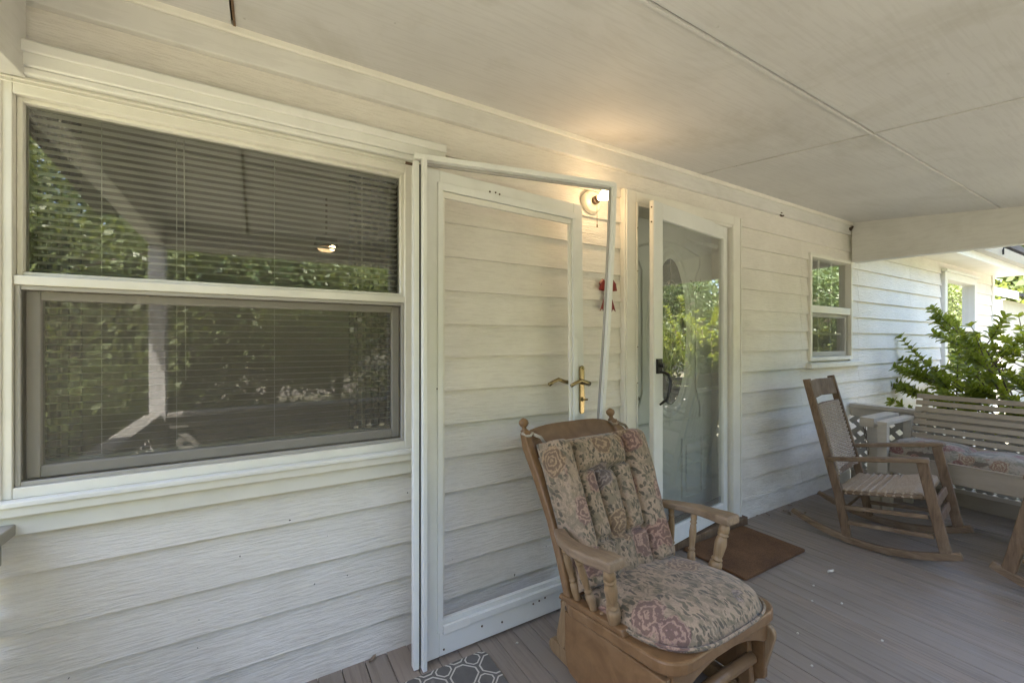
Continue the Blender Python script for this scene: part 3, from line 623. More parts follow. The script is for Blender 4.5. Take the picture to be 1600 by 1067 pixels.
MB().ball((BX, -.046, BZ), .012, (1, .8, 1.1), 8).build('knot', 'red', bw, smooth=True)
for sx in (-1, 1):
    b = MB(); b.prism([(BX, -.034, BZ), (BX+sx*.014, -.036, BZ-.004), (BX+sx*.056, -.036, BZ-.112), (BX+sx*.040, -.034, BZ-.098), (BX+sx*.024, -.036, BZ-.118)], (0, -.003, 0)); b.build('tail', 'red', bw)
for (x, y, z, r, lab) in ((4.455, -.03, 2.215, .022, 'dark mud nest in the ceiling corner at the end beam'), (3.33, -.03, 2.168, .014, 'small dark mud nest under the frieze board above the siding')):
    b = MB(); rr = random.Random(int(x*100))
    for k in range(7): b.ball((x+rr.uniform(-1, 1)*r, y-rr.random()*r, z+rr.uniform(-1, 1)*r), r*rr.uniform(.25, .6), n=6)
    tag(b.build('mud_nest', 'mud'), lab, 'nest')
sprig = thing('berry_sprig', 'small sprig of white berries hung on the front door', 'sprig', (2.51, .09, 1.60))
rr = random.Random(4); b = MB(); l = MB()
for k in range(9): b.ball((2.51+rr.uniform(-.06, .06), .083-rr.random()*.012, 1.60+rr.uniform(-.035, .03)), .010, n=5)
for k in range(26):
    a = rr.uniform(0, 6.28); p = Vector((2.51+rr.uniform(-.05, .05), .09, 1.60+rr.uniform(-.03, .03))); d = Vector((math.cos(a), -.2, math.sin(a))); e = d.cross(Vector((0, 1, 0)))*.006
    v = l.verts([p-e, p+d*.04, p+e]); l.face(v)
b.build('berries', 'chip', sprig); l.build('leaves', 'leaf_dark', sprig)

# ================================================================== MATS
def slab(outline, z0, z1, name, mat, warp=0.0):
    b = MB(); b.prism([(x, y, z0) for x, y in outline], (0, 0, z1-z0)); return b.build(name, mat, None, .003)
tag(slab(rrect(2.148, 2.752, -.462, -.085, .012, 3), .001, .016, 'doormat', 'coir'), 'brown coir doormat lying in front of the storm door', 'doormat')
tag(slab(rrect(.160, .772, -.66, -.213, .03, 5), .001, .009, 'patterned_mat', 'rug'), 'grey mat with white trellis pattern at the foot of the old storm door', 'mat')

# ================================================================== GLIDER CHAIR
GX, GY = 1.222, -.62
gc = thing('glider_chair', 'oak glider chair with floral tapestry cushions in front of the old storm door', 'chair', (GX, GY, 0), R(1.0))
gM = wloc(gc)
def GP(x, y, z): return (x, y, z)
def gb(b, name, mat, bevel=0.0, smooth=False, parent=None, seg=2):
    o = b.build(name, mat, None, bevel, smooth, seg=seg); p = parent or gc; o.parent = p; return o
def zs(y): return .360-.128*(y+.34)
# seat frame
b = MB(); out = rrect(-.285, .262, -.355, .14, .075, 6); b.hexa([Vector((x, y, zs(y)-.040)) for x, y in out], [Vector((x, y, zs(y))) for x, y in out]); gb(b, 'seat_frame', 'oak', .007)
for s in (-1, 1):
    b = MB(); pl = [(-.175, 0), (-.165, .022), (.135, .022), (.145, .0)]; b.hexa([Vector((s*.285-.022*(s > 0), y, zs(y)+h+.0005)) for y, h in pl], [Vector((s*.243-.022*(s > 0), y, zs(y)+h+.0005)) for y, h in pl]); gb(b, 'arm_support', 'oak', .005)
    b = MB(); op = [(-.315, .30), (-.315, .10)]+[(-.285+.03-.03*math.cos(R(a)), .10-.03*math.sin(R(a))-.02) for a in (0, 30, 60, 90)]+[(.07+.05*math.sin(R(a)), .10-.05*math.cos(R(a))) for a in (0, 30, 60, 90)]+[(.125, .29)]
    b.prism([(s*.262-.011-.022*(s > 0), y, min(z, zs(y)-.041)) for y, z in op], (.022, 0, 0)); gb(b, 'side_panel', 'oak', .004)
    b = MB(); op = arc(-.35, .03, .028, 90, 270, 6)+arc(.26, .03, .028, -90, 90, 6); b.prism([(s*.205-.014, y, z) for y, z in op], (.028, 0, 0)); gb(b, 'runner', 'oak_pale', .004)
    for yy in (-.27, .18):
        b = MB(); b.beam([(s*.205, yy, .04), (s*.205, yy+.015, .235)], .045, .026, up=(1, 0, 0)); gb(b, 'upright', 'oak', .004)
        b = MB(); a0 = Vector((s*.232, yy-.045, .255)); a1 = Vector((s*.232, yy-.012, .125)); dv = (a1-a0).normalized(); nv = Vector((0, -dv.z, dv.y)); r_ = .030
        ring = [a0+(nv*math.cos(R(t_))-dv*math.sin(R(t_)))*r_ for t_ in range(0, 181, 20)]+[a1+(-nv*math.cos(R(t_))+dv*math.sin(R(t_)))*r_ for t_ in range(0, 181, 20)]
        b.prism(ring, (s*.020, 0, 0)); lk = gb(b, 'glide_link', 'oak_pale', .004)
        MB_ = MB(); MB_.ball(a0+Vector((s*.021, 0, 0)), .010, (.5, 1, 1), 6); gb(MB_, 'pivot', 'chain_metal', parent=lk)
b = MB(); pts = [(-.25, .315), (-.25, .235)]+[(x, .285-.05*(abs(x)/.21)**2.2) for x in [-.21+.42*i/12 for i in range(13)]]+[(.25, .235), (.25, .315)]
b.prism([(x, -.322, z) for x, z in pts], (0, .022, 0)); gb(b, 'front_apron', 'oak', .003)
for yy, zz in ((-.285, .165), (.20, .14)): b = MB(); b.tube([(-.205, yy, zz), (.205, yy, zz)], .019, 12); gb(b, 'cross_dowel', 'oak', smooth=True)
b = MB(); b.beam([(-.19, -.06, .045), (.19, -.06, .045)], .07, .024); gb(b, 'base_plank', 'oak_pale', .003)
# back
def bk(y): return .28+(y-.10)*1.883
posts = ((-.258, -1), (.232, 1))
for px, s in posts:
    b = MB(); b.beam([(px, .085, .275), (px, .145, .42), (px-s*.004, .215, .55), (px+s*.004, .30, .70), (px+s*.010, .365, .80), (px+s*.004, .395, .855)], [.036, .036, .034, .040, .044, .036], [.042, .042, .040, .036, .034, .034], up=(1, 0, 0)); p_ = gb(b, 'back_post', 'oak', .006)
    b = MB(); c0 = Vector((px+s*.004, .398, .852)); c1 = c0+Vector((0, .012, .058)); b.lathe(c0, c1, [(0, .015), (.12, .018), (.22, .010), (.34, .009), (.45, .016), (.62, .0215), (.8, .019), (.93, .010), (1, .002)], 14); gb(b, 'finial', 'oak', smooth=True, parent=p_)
b = MB(); cr = []
for i in range(15):
    t_ = i/14; x = -.25+.475*t_; up_ = .018*(1-abs(2*t_-1)**4); cr.append((x, up_))
top = [Vector((x, .394+u*.5, .852+u*1.3)) for x, u in cr]; bot = [Vector((x, .340, .755)) for x, u in cr]
ring = top+bot[::-1]; b.prism(ring, (0, .026, -.010)); gb(b, 'crest_rail', 'oak', .004)
b = MB(); wing = [(.232, .852)]+[(.232+.085*math.sin(R(a)), .852-.06+.05*math.cos(R(a))) for a in (10, 30, 50, 70, 90)]+[(.312, .70), (.290, .58), (.262, .50), (.235, .50)]
b.prism([(x, .085+(z-.275)*.531+.012, z) for x, z in wing], (0, .020, -.008)); gb(b, 'back_wing', 'oak', .004)
b = MB(); b.beam([(-.25, .105, .325), (.23, .105, .325)], .05, .024, up=(0, .5, .9)); gb(b, 'lower_back_rail', 'oak', .003)
for k in range(5): x = -.18+.085*k; b = MB(); b.beam([(x, .118, .33), (x, .365, .79)], .03, .012, up=(0, -.9, .5)); gb(b, 'back_slat', 'oak')
# arms and spindles
for s in (-1, 1):
    cl = [(s*.262, .135, .545), (s*.300, .06, .549), (s*.318, -.02, .556), (s*.312, -.09, .563), (s*.300, -.140, .570), (s*.298, -.185, .573)]
    cl = [(x-.024, y, z) for x, y, z in cl]
    b = MB(); b.beam(cl, [.042, .050, .058, .066, .074, .070], [.026, .028, .030, .032, .034, .034]); gb(b, 'armrest', 'oak_arm', .008, seg=3)
    for y0, y1, x0, x1, r_ in ((.060, .085, .262, .292, .8), (-.025, -.010, .264, .312, .85), (-.118, -.150, .266, .300, 1.28)):
        b = MB(); b.lathe((s*x0-.022*(s > 0), y0, zs(y0)+.015), (s*x1-.024, y1, .552), [(0, .013*r_), (.06, .015*r_), (.20, .018*r_), (.28, .0165*r_), (.295, .011*r_), (.31, .011*r_), (.325, .0155*r_), (.345, .0155*r_), (.36, .0115*r_), (.42, .0135*r_), (.62, .0165*r_), (.74, .0135*r_), (.76, .011*r_), (.775, .0155*r_), (.80, .0155*r_), (.815, .011*r_), (.84, .015*r_), (.93, .014*r_), (1, .011*r_)], 14)
        gb(b, 'spindle', 'oak_pale', smooth=True)
    for yy in (-.06, .1): b = MB(); b.ball((s*.264-.022*(s > 0), yy, zs(yy)+.0235), .008, (1, 1, .35), 6); gb(b, 'wood_plug', 'oak_pale')
# seat cushion
def superell(t_, ax, ay, p=3.4):
    c_, s_ = math.cos(t_), math.sin(t_); return ax*math.copysign(abs(c_)**(2/p), c_), ay*math.copysign(abs(s_)**(2/p), s_)
b = MB(); NR, NTH = 12, 56; rows = []
for i in range(NR+1):
    r_ = i/NR; row = []
    for k in range(NTH):
        x, y = superell(2*math.pi*k/NTH, .254*(r_**.8), .252*(r_**.8)); y -= .118; x -= .009
        h = .105*(1-r_**3.2)**.5*(.72+.28*math.cos(r_*1.4))+.006*noise.noise((x*14, y*14, 2))+.008*noise.noise((x*5, y*5, 7)) if r_ < 1 else 0
        row.append(Vector((x, y, zs(y)+.006+max(h, 0)*(.62 if y < .05 else .55)+.024*min(1, (1-r_)*9))))
    rows.append(row)
vv = [b.verts(r) for r in rows]; under = b.verts([Vector((p.x*.93, (p.y+.118)*.93-.118, zs(p.y)+.001)) for p in rows[-1]])
for i in range(NR):
    for k in range(NTH):
        if i == 0 and False: pass
        b.face([vv[i][k], vv[i][(k+1) % NTH], vv[i+1][(k+1) % NTH], vv[i+1][k]])
for k in range(NTH): b.face([vv[NR][k], vv[NR][(k+1) % NTH], under[(k+1) % NTH], under[k]])
b.face(under[::-1]); bmesh.ops.remove_doubles(b.bm, verts=b.bm.verts, dist=1e-5)
sc_o = gb(b, 'seat_cushion', 'floral', smooth=True)
b = MB(); b.tube([Vector((p.x*1.004, (p.y+.118)*1.004-.118, zs(p.y)+.016)) for p in rows[-1]]+[Vector((rows[-1][0].x, rows[-1][0].y, zs(rows[-1][0].y)+.016))], .0045, 6); gb(b, 'piping', 'floral', smooth=True, parent=sc_o)
# back cushion: channelled pad
up_v = Vector((0, .469, .883)); nr = Vector((0, -.883, .469)); O = Vector((.0, .075, .345)); BH = .530
GR = [-1.0, -.62, -.24, .18, .52, 1.0]
def bpt(u, v, h): 
    xl = -.268+.008*v; xr = .175+.095*v if v < .9 else .2605-.05*((v-.9)/.1)**2
    return O+Vector((xl+(xr-xl)*(u+1)/2, 0, 0))+up_v*(BH*v)+nr*h
def thick(u, v):
    e = min(v/.05, (1-v)/.06, 1.0); e = math.sqrt(max(0, 1-(1-max(e, 0))**2))
    for a, c in zip(GR, GR[1:]):
        if a <= u <= c: t_ = (u-a)/(c-a); wd = c-a; side = a <= -.99 or c >= .99; break
    ch_ = math.sqrt(max(0, 1-(2*t_-1)**4))
    h = (.085 if side else .062)*ch_
    mid = -.62 < u < .52
    if mid and v > .72:                                  # head pillow
        t2 = (v-.72)/.28; um = (u+.05)/.57; h2 = .075*math.sqrt(max(0, 1-abs(um)**5))*math.sqrt(max(0, 1-(2*t2-1)**4)); h = max(h2, .02)
    elif -.24 < u < .18 and v > .27: h = .060*math.sqrt(max(0, 1-(2*(u+.24)/.42-1)**4))*math.sqrt(max(0, 1-(2*(v-.27)/.45-1)**6))
    elif mid and v <= .27: h = max(h, .05*math.sqrt(max(0, 1-(u/.62)**4))) if v < .24 else .03*ch_
    h += .005*noise.noise((u*5, v*8, 1))
    eu = min((1-abs(u))/.06, 1.0); eu = math.sqrt(max(0, 1-(1-eu)**2))
    return max(0, h)*e*max(eu, .0)+.018*e*eu
b = MB(); NU, NV = 76, 52; vv = [[b.bm.verts.new(bpt(-1+2*i/NU, j/NV, thick(-1+2*i/NU, j/NV)+.022)) for i in range(NU+1)] for j in range(NV+1)]
bb = [[b.bm.verts.new(bpt(-1+2*i/NU, j/NV, .006)) for i in range(NU+1)] for j in (0, NV)]
for j in range(NV):
    for i in range(NU): b.face([vv[j][i], vv[j][i+1], vv[j+1][i+1], vv[j+1][i]])
for i in range(NU): b.face([vv[0][i], bb[0][i], bb[0][i+1], vv[0][i+1]]); b.face([vv[NV][i], vv[NV][i+1], bb[1][i+1], bb[1][i]]); b.face([bb[0][i], bb[1][i], bb[1][i+1], bb[0][i+1]])
for i in (0, NU): b.face([bb[0][0 if i == 0 else NU], *[vv[j][i] for j in range(NV+1)], bb[1][0 if i == 0 else NU]])
bc = gb(b, 'back_cushion', 'floral', smooth=True)
for s, x, y, z in ((-1, -.258, .386, .846), (1, .232, .386, .846)):
    b = MB(); b.tube([(x+.022*math.cos(a/8*6.283), y-.002+.022*math.sin(a/8*6.283), z+.006*math.sin(a*2)) for a in range(9)], .006, 6); b.tube([(x+.02, y-.02, z), (x+.045, y-.035, z-.012), (x+.06, y-.04, z-.035)], .007, 6); gb(b, 'tie', 'ribbon_tie' if s < 0 else 'floral', smooth=True)

# ================================================================== ROCKING CHAIRS
def make_rocker(label, loc, rz):
    t = thing('rocking_chair', label, 'chair', loc, rz, 'wooden rocking chairs on the porch')
    def lb(b, name, mat, bevel=.004, smooth=False): o = b.build(name, mat, None, bevel, smooth); o.parent = t; return o
    def zr(y): return .012+.60*(y+.02)**2
    for s in (-1, 1):
        b = MB(); b.beam([(s*.262, y, zr(y)+.010) for y in [-.405+.78*i/16 for i in range(17)]], .030, [.040]*13+[.038, .035, .031, .026]); lb(b, 'rocker', 'weathered_y', .005)
        b = MB(); b.beam([(s*.262, -.345, zr(-.345)+.028), (s*.262, -.252, .572)], .048, .030, up=(1, 0, 0)); lb(b, 'front_leg', 'weathered')
        b = MB(); b.beam([(s*.262, .078, .030), (s*.258, .125, .30), (s*.25, .295, .985)], [.044, .046, .040], .030, up=(1, 0, 0)); lb(b, 'back_post', 'weathered')
        b = MB(); b.beam([(s*.268, .172, .498), (s*.280, .05, .522), (s*.290, -.10, .553), (s*.288, -.24, .582), (s*.284, -.285, .588)], [.036, .046, .062, .070, .060], .024); lb(b, 'armrest', 'weathered_y', .006)
        for z0, z1 in ((.255, .215), (.155, .125)):
            b = MB(); b.beam([(s*.262, -.30+.02*(z0 > .2), z0+.02), (s*.262, .105, z1)], .018, .024); lb(b, 'side_stretcher', 'weathered_y', .004)
    for y, z in ((-.292, .315), (-.305, .225)): b = MB(); b.beam([(-.25, y, z), (.25, y, z)], .016, .045, up=(0, .2, 1)); lb(b, 'front_stretcher', 'weathered')
    b = MB(); b.tube([(-.25, .105, .19), (.25, .105, .19)], .008, 8); lb(b, 'rear_dowel', 'weathered_y', 0, True)
    b = MB(); b.tube([(-.26, -.245, .372), (.26, -.245, .372)], .015, 8); b.tube([(-.26, .125, .298), (.26, .125, .298)], .013, 8)
    for s in (-1, 1): b.tube([(s*.25, -.245, .372), (s*.25, .125, .298)], .013, 8)
    lb(b, 'seat_rail', 'weathered_y', 0, True)
    b = MB(); n = 30
    for i in range(n):
        x = -.236+.472*i/(n-1); dz = .0025*((i % 2)*2-1)
        b.tube([(x, -.262, .362), (x, -.252, .390), (x, -.20, .384+dz), (x, -.06, .350+dz-.008), (x, .08, .322-dz-.004), (x, .125, .316), (x, .140, .300)], .0086, 6)
    for k in range(9): y = -.21+.037*k; b.tube([(-.262, y, .370-.2*(y+.245)-.004), (-.245, y, .389-.2*(y+.245)), (-.1, y, .384-.2*(y+.245)), (.1, y, .384-.2*(y+.245)), (.245, y, .389-.2*(y+.245)), (.262, y, .370-.2*(y+.245)-.004)], .0075, 5)
    lb(b, 'woven_seat', 'rope', 0, True)
    def by(z): return .125+(z-.30)*.248
    b = MB(); b.beam([(-.24, by(.915)-.004, .915), (0, by(.915)+.022, .918), (.24, by(.915)-.004, .915)], .018, .115, up=(0, .24, .97)); lb(b, 'crest_slat', 'weathered')
    b = MB(); b.beam([(-.24, by(.805)-.002, .805), (0, by(.805)+.018, .805), (.24, by(.805)-.002, .805)], .020, .030, up=(0, .24, .97)); b.beam([(-.24, by(.40), .40), (.24, by(.40), .40)], .020, .030, up=(0, .24, .97)); lb(b, 'back_rail', 'weathered')
    b = MB(); m = 34
    for i in range(m):
        z = .395+.415*i/(m-1); yb = by(z)-.012; o_ = .003*((i % 2)*2-1); b.tube([(x, yb+o_*math.cos(k*math.pi)+.014*(1-(x/.215)**2), z) for k, x in enumerate([-.215+.43*j/10 for j in range(11)])], .0068, 5)
    for i in range(11): x = -.21+.42*i/10; b.tube([(x, by(.39)-.004+.014*(1-(x/.215)**2), .39), (x, by(.6)-.004+.014*(1-(x/.215)**2), .6), (x, by(.82)-.004+.014*(1-(x/.215)**2), .82)], .0055, 5)
    lb(b, 'woven_back', 'rope', 0, True)
    return t
rk = make_rocker('weathered wooden rocking chair with woven seat and back beside the small window', (3.356, -.581, 0), math.atan2(.137, .99))
rk2 = copy_tree(rk); rk2.location = (3.40, -1.545, 0); rk2.rotation_euler = (0, 0, math.pi+R(-6)); rk2['label'] = 'weathered rocking chair cut off by the right edge, facing the house wall'

# ================================================================== SWING BENCH
sw = thing('porch_swing', 'beige slatted porch swing bench in front of the end railing', 'swing', (4.05, -1.12, 0))
SY0, SY1 = -.51, -1.80
for k in range(8):
    z = .815-.047*k; xx = 4.335-.018*k; b = MB(); b.beam([(xx, SY0, z), (xx, SY1, z)], .016, .034, up=(.3, 0, 1)); b.build('back_slat', 'beige_paint', sw, .003)
for y in (SY0-.05, -1.15, SY1+.05): b = MB(); b.beam([(4.352, y, .83), (4.215, y, .40)], .03, .03, up=(0, 1, 0)); b.build('back_batten', 'beige_paint', sw, .003)
for k in range(6): b = MB(); x = 3.835+.068*k; b.box(x, x+.055, SY1, SY0, .418-.006*k, .438-.006*k); b.build('seat_slat', 'beige_paint', sw, .003)
b = MB(); b.box(3.806, 3.830, SY1, SY0-.0, .318, .437); b.build('apron', 'beige_paint', sw, .003)
b = MB(); b.box(3.800, 3.85, SY1, SY0, .4375, .449); b.build('front_edge', 'beige_paint', sw, .003)
for y0, y1 in ((-.445, -.508), (-1.803, -1.86)):
    b = MB(); b.box(3.775, 4.29, y1, y0, .640, .664); b.build('armrest', 'rail_paint', sw, .003)
    b = MB(); b.box(3.785, 3.835, y1+.004, y0-.004, .30, .6395); b.build('arm_post', 'rail_paint', sw, .003)
    for lx in (3.86, 4.25): b = MB(); b.box(lx, lx+.05, y1+.006, y0-.006, .002, .3175 if lx < 4 else .6395); b.build('leg', 'rail_paint', sw, .003)
b = MB(); b.box(3.86, 4.33, -.405, -.318, .600, .668); b.build('side_arm', 'rail_paint', sw, .003)
b = MB(); b.box(3.90, 3.96, -.43, -.35, .002, .5995); b.build('side_post', 'rail_paint', sw, .003)
ch_ = MB()
for k in range(8):
    z = .59-.026*k; a = Vector((1, 0, 0)) if k % 2 else Vector((0, 1, 0)); pts = [Vector((3.872+.004*k*.3, -.345-.003*k, z))+a*.0075*math.cos(t_)+Vector((0, 0, 1))*.016*math.sin(t_) for t_ in [2*math.pi*i/10 for i in range(11)]]; ch_.tube(pts, .0024, 5)
ch_.build('chain', 'chain_metal', sw, smooth=True)
# cushion
b = MB(); NX, NY = 12, 84; rows = []
for j in range(NY+1):
    y = -.485-1.29*j/NY; row = []; t_ = (y+.485)/-1.29
    seg = t_*3.4; fr = seg-math.floor(seg); puff = .62+.38*math.sin(math.pi*fr)**.5
    if seg < 1: puff *= 1.25
    ee = min(1, t_/.04, (1-t_)/.04); ee = math.sqrt(max(0, 1-(1-ee)**2))
    for i in range(NX+1):
        u = i/NX; x = 3.825+.40*u; h = .084*puff*math.sqrt(max(0, 1-(2*u-1)**4))*ee+.010*noise.noise((x*12, y*12, 0))
        row.append(Vector((x-.012*math.sin(math.pi*fr), y, .452-.02*u+max(h, 0))))
    rows.append(row)
vv = [b.verts(r) for r in rows]; bt = [b.verts([Vector((p.x, p.y, .4495-.02*(i/NX))) for i, p in enumerate(r)]) for r in rows]
for j in range(NY):
    for i in range(NX): b.face([vv[j][i], vv[j][i+1], vv[j+1][i+1], vv[j+1][i]]); b.face([bt[j][i], bt[j+1][i], bt[j+1][i+1], bt[j][i+1]])
    b.face([vv[j][0], vv[j+1][0], bt[j+1][0], bt[j][0]]); b.face([vv[j][NX], bt[j][NX], bt[j+1][NX], vv[j+1][NX]])
for j in (0, NY): b.face([*vv[j], *bt[j][::-1]])
tag(b.build('swing_cushion', 'floral_swing', smooth=True), 'long tufted floral cushion lying on the swing seat', 'cushion')

# ================================================================== DEBRIS
def leaf_bit(x, y, s, rz, mat, name, label, cat, grp):
    b = MB(); n = 5; L = []
    for i in range(n):
        t_ = i/(n-1)-.5; wd = .42*math.cos(t_*math.pi*.92)+.02; L.append(b.verts([(t_*s, -wd*s*.5, .002+s*.22*abs(t_)+s*.12), (t_*s, 0, .002+s*.10*abs(t_)), (t_*s, wd*s*.5, .002+s*.22*abs(t_)+s*.10)]))
    for a, c in zip(L, L[1:]):
        for i in range(2): b.face([a[i], a[i+1], c[i+1], c[i]])
    o = b.build(name, mat); o.location = (x, y, .0); o.rotation_euler = (0, 0, rz); tag(o, label, cat, grp)
leaf_bit(.378, -.035, .042, .7, 'dead_leaf', 'dead_leaf', 'curled brown dead leaf at the foot of the siding near the old storm door', 'leaf', None)
for i, (x, y, s) in enumerate(((3.02, -.03, .03), (3.10, -.06, .035), (3.28, -.09, .045), (3.25, -.13, .05), (3.42, -.05, .03), (3.36, -.18, .035), (3.55, -.06, .03))):
    leaf_bit(x, y, s, i*1.3, 'dead_leaf', 'dead_leaf', 'small dry leaf on the boards behind the rocking chair', 'leaf', 'dry leaves along the wall')
leaf_bit(2.62, -.645, .05, -.2, 'chip', 'wood_chip', 'pale wood chip on the open boards between doormat and rocking chair', 'chip', None)
for i, (x, y, s) in enumerate(((2.62, -.35, .035),)): leaf_bit(x, y, s, .6, 'chip', 'wood_chip', 'pale chip lying on the coir doormat', 'chip', None)
for i, (px, py) in enumerate(((.905, -.245), (2.25, -.72), (2.40, -.66), (2.35, -.80), (1.95, -.80), (1.80, -.92), (2.2, -1.0))):
    b = MB(); b.ball((px, py, .004), .0045, (1.3, 1, .8), 5); tag(b.build('paint_chip', 'chip'), 'tiny white paint chip on the floor boards', 'chip', 'paint chips scattered on the porch floor')

# ================================================================== VEGETATION
def leaf_faces(b, p, d, nrm, ln, wd, fold=.25):
    d = d.normalized(); sx = d.cross(nrm); 
    if sx.length < 1e-4: sx = d.cross(Vector((1, 0, 0)))
    sx.normalize(); up = sx.cross(d)
    a = b.verts([p, p+d*ln*.38+sx*wd*.42+up*wd*fold, p+d*ln*.72+sx*wd*.5+up*wd*fold*.6, p+d*ln-up*ln*.08, p+d*ln*.72-sx*wd*.5+up*wd*fold*.6, p+d*ln*.38-sx*wd*.42+up*wd*fold, p+d*ln*.55])
    b.face([a[0], a[6], a[1]]); b.face([a[1], a[6], a[2]]); b.face([a[2], a[6], a[3]]); b.face([a[3], a[6], a[4]]); b.face([a[4], a[6], a[5]]); b.face([a[5], a[6], a[0]])
def shrub(name, label, base, nst, hmin, hmax, spread, leaflen, whorls, seed, mat='leaf_shrub', extra=()):
    rr = random.Random(seed); t = thing(name, label, 'shrub', base); st = MB(); lf = MB(); base = Vector(base)
    def twig(path, r0, n_w):
        st.tube(path, [r0*(1-.8*i/(len(path)-1)) for i in range(len(path))], 5)
        L = len(path)
        for k in range(n_w):
            f = .30+.70*(k+1)/n_w; i = min(int(f*(L-1)), L-2); fr = f*(L-1)-i; p = path[i].lerp(path[i+1], min(fr, 1)); ax = (path[i+1]-path[i]).normalized()
            m = rr.randint(5, 7)
            for q_ in range(m):
                a = 6.283*q_/m+rr.random()*.6; s1 = ax.orthogonal().normalized(); s2 = ax.cross(s1); d = (s1*math.cos(a)+s2*math.sin(a))+ax*rr.uniform(.35, .9)
                leaf_faces(lf, p, d+Vector((0, 0, .15)), ax+Vector((rr.uniform(-.3, .3), rr.uniform(-.3, .3), .4)), leaflen*rr.uniform(.7, 1.15), leaflen*rr.uniform(.38, .5))
    for s in range(nst):
        a = rr.random()*6.283; sp_ = spread*math.sqrt(rr.random()); h = rr.uniform(hmin, hmax)*(1-.25*(sp_/spread)**2)
        tip = base+Vector((math.cos(a)*sp_, math.sin(a)*sp_, h)); c1 = base.lerp(tip, .4)+Vector((math.cos(a)*.1, math.sin(a)*.1, .12))
        path = [base+Vector((rr.uniform(-.12, .12), rr.uniform(-.12, .12), 0)), c1, base.lerp(tip, .75)+Vector((rr.uniform(-.08, .08), rr.uniform(-.08, .08), .06)), tip]
        twig(path, .014, whorls)
        for k in range(5):
            f = rr.uniform(.35, .9); p = path[1].lerp(path[3], f); d = Vector((math.cos(a)+rr.uniform(-1, 1), math.sin(a)+rr.uniform(-1, 1), rr.uniform(.2, 1.1))).normalized(); ln = rr.uniform(.2, .42)
            twig([p, p+d*ln*.5+Vector((0, 0, .02)), p+d*ln+Vector((0, 0, .06))], .006, max(3, whorls-1))
    for pth in extra: twig([Vector(p) for p in pth], .008, 7)
    st.build('stems', 'bark', t); lf.build('foliage', mat, t)
    return t
shrub('leafy_shrub', 'bright green leafy shrub growing outside behind the porch swing', (6.0, -1.12, GZ), 46, 1.45, 2.2, 1.08, .074, 8, 12,
      extra=([(5.6, -.8, .35), (5.35, -.45, .62), (5.1, -.2, .80)], [(5.5, -.75, .3), (5.3, -.4, .5), (5.05, -.15, .66)], [(5.6, -.7, .5), (5.5, -.5, .80), (5.35, -.32, 1.0)], [(5.7, -.8, .5), (5.55, -.55, .95), (5.45, -.42, 1.22)], [(5.7, -.8, .5), (5.4, -.5, .6), (5.15, -.35, .74)]))
def tree_mesh(seed, h, rad, nleaf, lsize, mat, name, low=False):
    rr = random.Random(seed); tk = MB(); cr_ = MB(); clumps = []
    trunk = [Vector((0, 0, 0)), Vector((rr.uniform(-.2, .2), rr.uniform(-.2, .2), h*.35)), Vector((rr.uniform(-.4, .4), rr.uniform(-.4, .4), h*.7)), Vector((rr.uniform(-.5, .5), rr.uniform(-.5, .5), h*.92))]
    tk.tube(trunk, [h*.028, h*.021, h*.012, h*.004], 8)
    for k in range(26):
        f = rr.uniform(.02 if low else .22, .95); i = min(int(f*3), 2); p = trunk[i].lerp(trunk[i+1], f*3-i); a = rr.random()*6.283; L = rad*rr.uniform(.45, 1.05)*(1.1-.75*max(0, f-.35))
        e = p+Vector((math.cos(a)*L, math.sin(a)*L, L*rr.uniform(.0, .55))); tk.tube([p, p.lerp(e, .5)+Vector((0, 0, L*.08)), e], [h*.009, h*.006, h*.002], 5)
        for f2 in (.45, .7, 1.0): clumps.append((p.lerp(e, f2)+Vector((rr.uniform(-.3, .3), rr.uniform(-.3, .3), rr.uniform(-.2, .4))), rr.uniform(.35, .75)*rad*.36))
    for k in range(nleaf):
        c_, r_ = rr.choice(clumps); d = Vector((rr.gauss(0, 1), rr.gauss(0, 1), rr.gauss(0, .75))); p = c_+d*r_*.62; n_ = Vector((rr.gauss(0, 1), rr.gauss(0, 1), rr.gauss(.6, 1))).normalized(); s1 = n_.orthogonal().normalized(); s2 = n_.cross(s1); s = lsize*rr.uniform(.6, 1.3)
        v = cr_.verts([p-s1*s, p+s2*s*.55, p+s1*s, p-s2*s*.55]); cr_.face(v)
    t = thing('tree', '', 'tree'); a_ = tk.build('trunk', 'bark'); a_.parent = t; c2 = cr_.build('crown', mat); c2.parent = t
    return t
T1 = tree_mesh(1, 11.0, 4.2, 9000, .17, 'leaf_dark', 't1'); T2 = tree_mesh(2, 8.5, 3.6, 9000, .15, 'leaf_mid', 't2'); T3 = tree_mesh(3, 5.0, 2.6, 18000, .065, 'leaf_mid', 't3')
T4 = tree_mesh(4, 3.4, 2.3, 20000, .050, 'leaf_mid', 't4', True); T5 = tree_mesh(5, 4.6, 2.7, 20000, .062, 'leaf_dark', 't5', True)
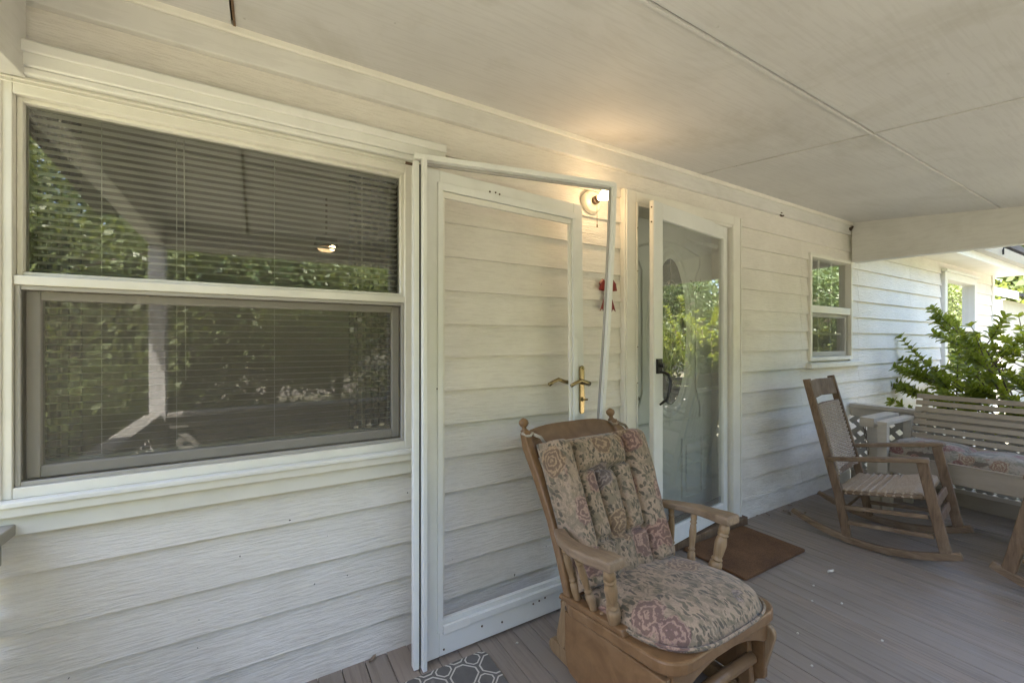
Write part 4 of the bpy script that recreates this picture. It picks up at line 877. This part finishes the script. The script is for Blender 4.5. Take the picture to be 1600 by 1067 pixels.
spots = [(T4, -2.9, -5.4, 0.4), (T4, -5.6, -6.0, 2.4), (T5, -1.2, -8.6, 1.1), (T4, 1.6, -9.4, 2), (T4, .2, -7.6, 3.7), (T4, 3.4, -8.0, 5.2), (T5, 4.2, -11.2, 3), (T4, 7.0, -11.4, 4), (T5, 10.2, -11.0, 5), (T5, -4.6, -10.8, 2.2), (T5, 12.0, -12.6, 4.7), (T5, 16.5, -5.6, 3.3), (T2, 24, -8.6, .3), (T1, 31, -10, 1.2), (T4, 13.5, -6.6, .9), (T4, 18.5, -3.2, 1.9), (T2, 29, -5.6, 4.2), (T5, 8.0, -13.6, 0.7), (T5, -9.6, -8.0, 0.3), (T3, -4.2, -7.2, 0), (T3, -7.5, -9.5, 1), (T1, -9, -21, 2), (T2, -3, -23, 3), (T1, 3.5, -25, 4), (T2, 9, -22, 1.4), (T1, 14, -20, 5), (T2, 19, -17, 2.2), (T1, 23, -12, 3.1), (T2, 24, 1.5, 2.6), (T1, 31, 5, .8), (T2, 36, 0.5, 5.1), (T1, -16, -15, 4.4), (T2, -19, -8, 0.6), (T2, 15, -27, 2), (T1, 29, -18, 3), (T2, -12, -29, 3)]
first = set()
LAB = {id(T4): 'broad light green bush filling the front yard, reflected in the window glass', id(T5): 'tall dark green bush filling the front yard, reflected in the window glass', id(T1): 'tall dark green tree standing beyond the lawn', id(T2): 'rounded mid green tree standing beyond the lawn', id(T3): 'low bushy tree near the porch front, reflected in the large window'}
for i, (T, x, y, rz) in enumerate(spots):
    o = T if id(T) not in first else copy_tree(T)
    first.add(id(T)); o.location = (x, y, GZ-.03); o.rotation_euler = (0, 0, rz); tag(o, LAB[id(T)], 'tree', {id(T4): 'light bushes in the front yard', id(T5): 'dark bushes in the front yard', id(T1): 'tall trees beyond the lawn', id(T2): 'rounded trees beyond the lawn', id(T3): 'low trees beside the porch'}[id(T)])
# outbuilding beyond the house corner
ob = thing('outbuilding', 'low white outbuilding with brown roof edge beyond the house corner', 'shed', (18, 4, GZ))
MB().box(16, 21, 1.15, 7, GZ, 2.28).build('wall', 'siding', ob); MB().prism([(15.8, .85, 2.34), (21.3, .85, 2.34), (21.3, 4.0, 3.6), (15.8, 4.0, 3.6)], (0, 0, .08)).build('roof', 'roof', ob); MB().prism([(15.8, 4.0, 3.6), (21.3, 4.0, 3.6), (21.3, 7.3, 2.34), (15.8, 7.3, 2.34)], (0, 0, .08)).build('roof', 'roof', ob)
MB().prism([(15.775, .85, 2.24), (15.775, .85, 2.43), (15.775, 4.0, 3.69), (15.775, 4.0, 3.50)], (.024, 0, 0)).build('barge_board', 'trim_white', ob)
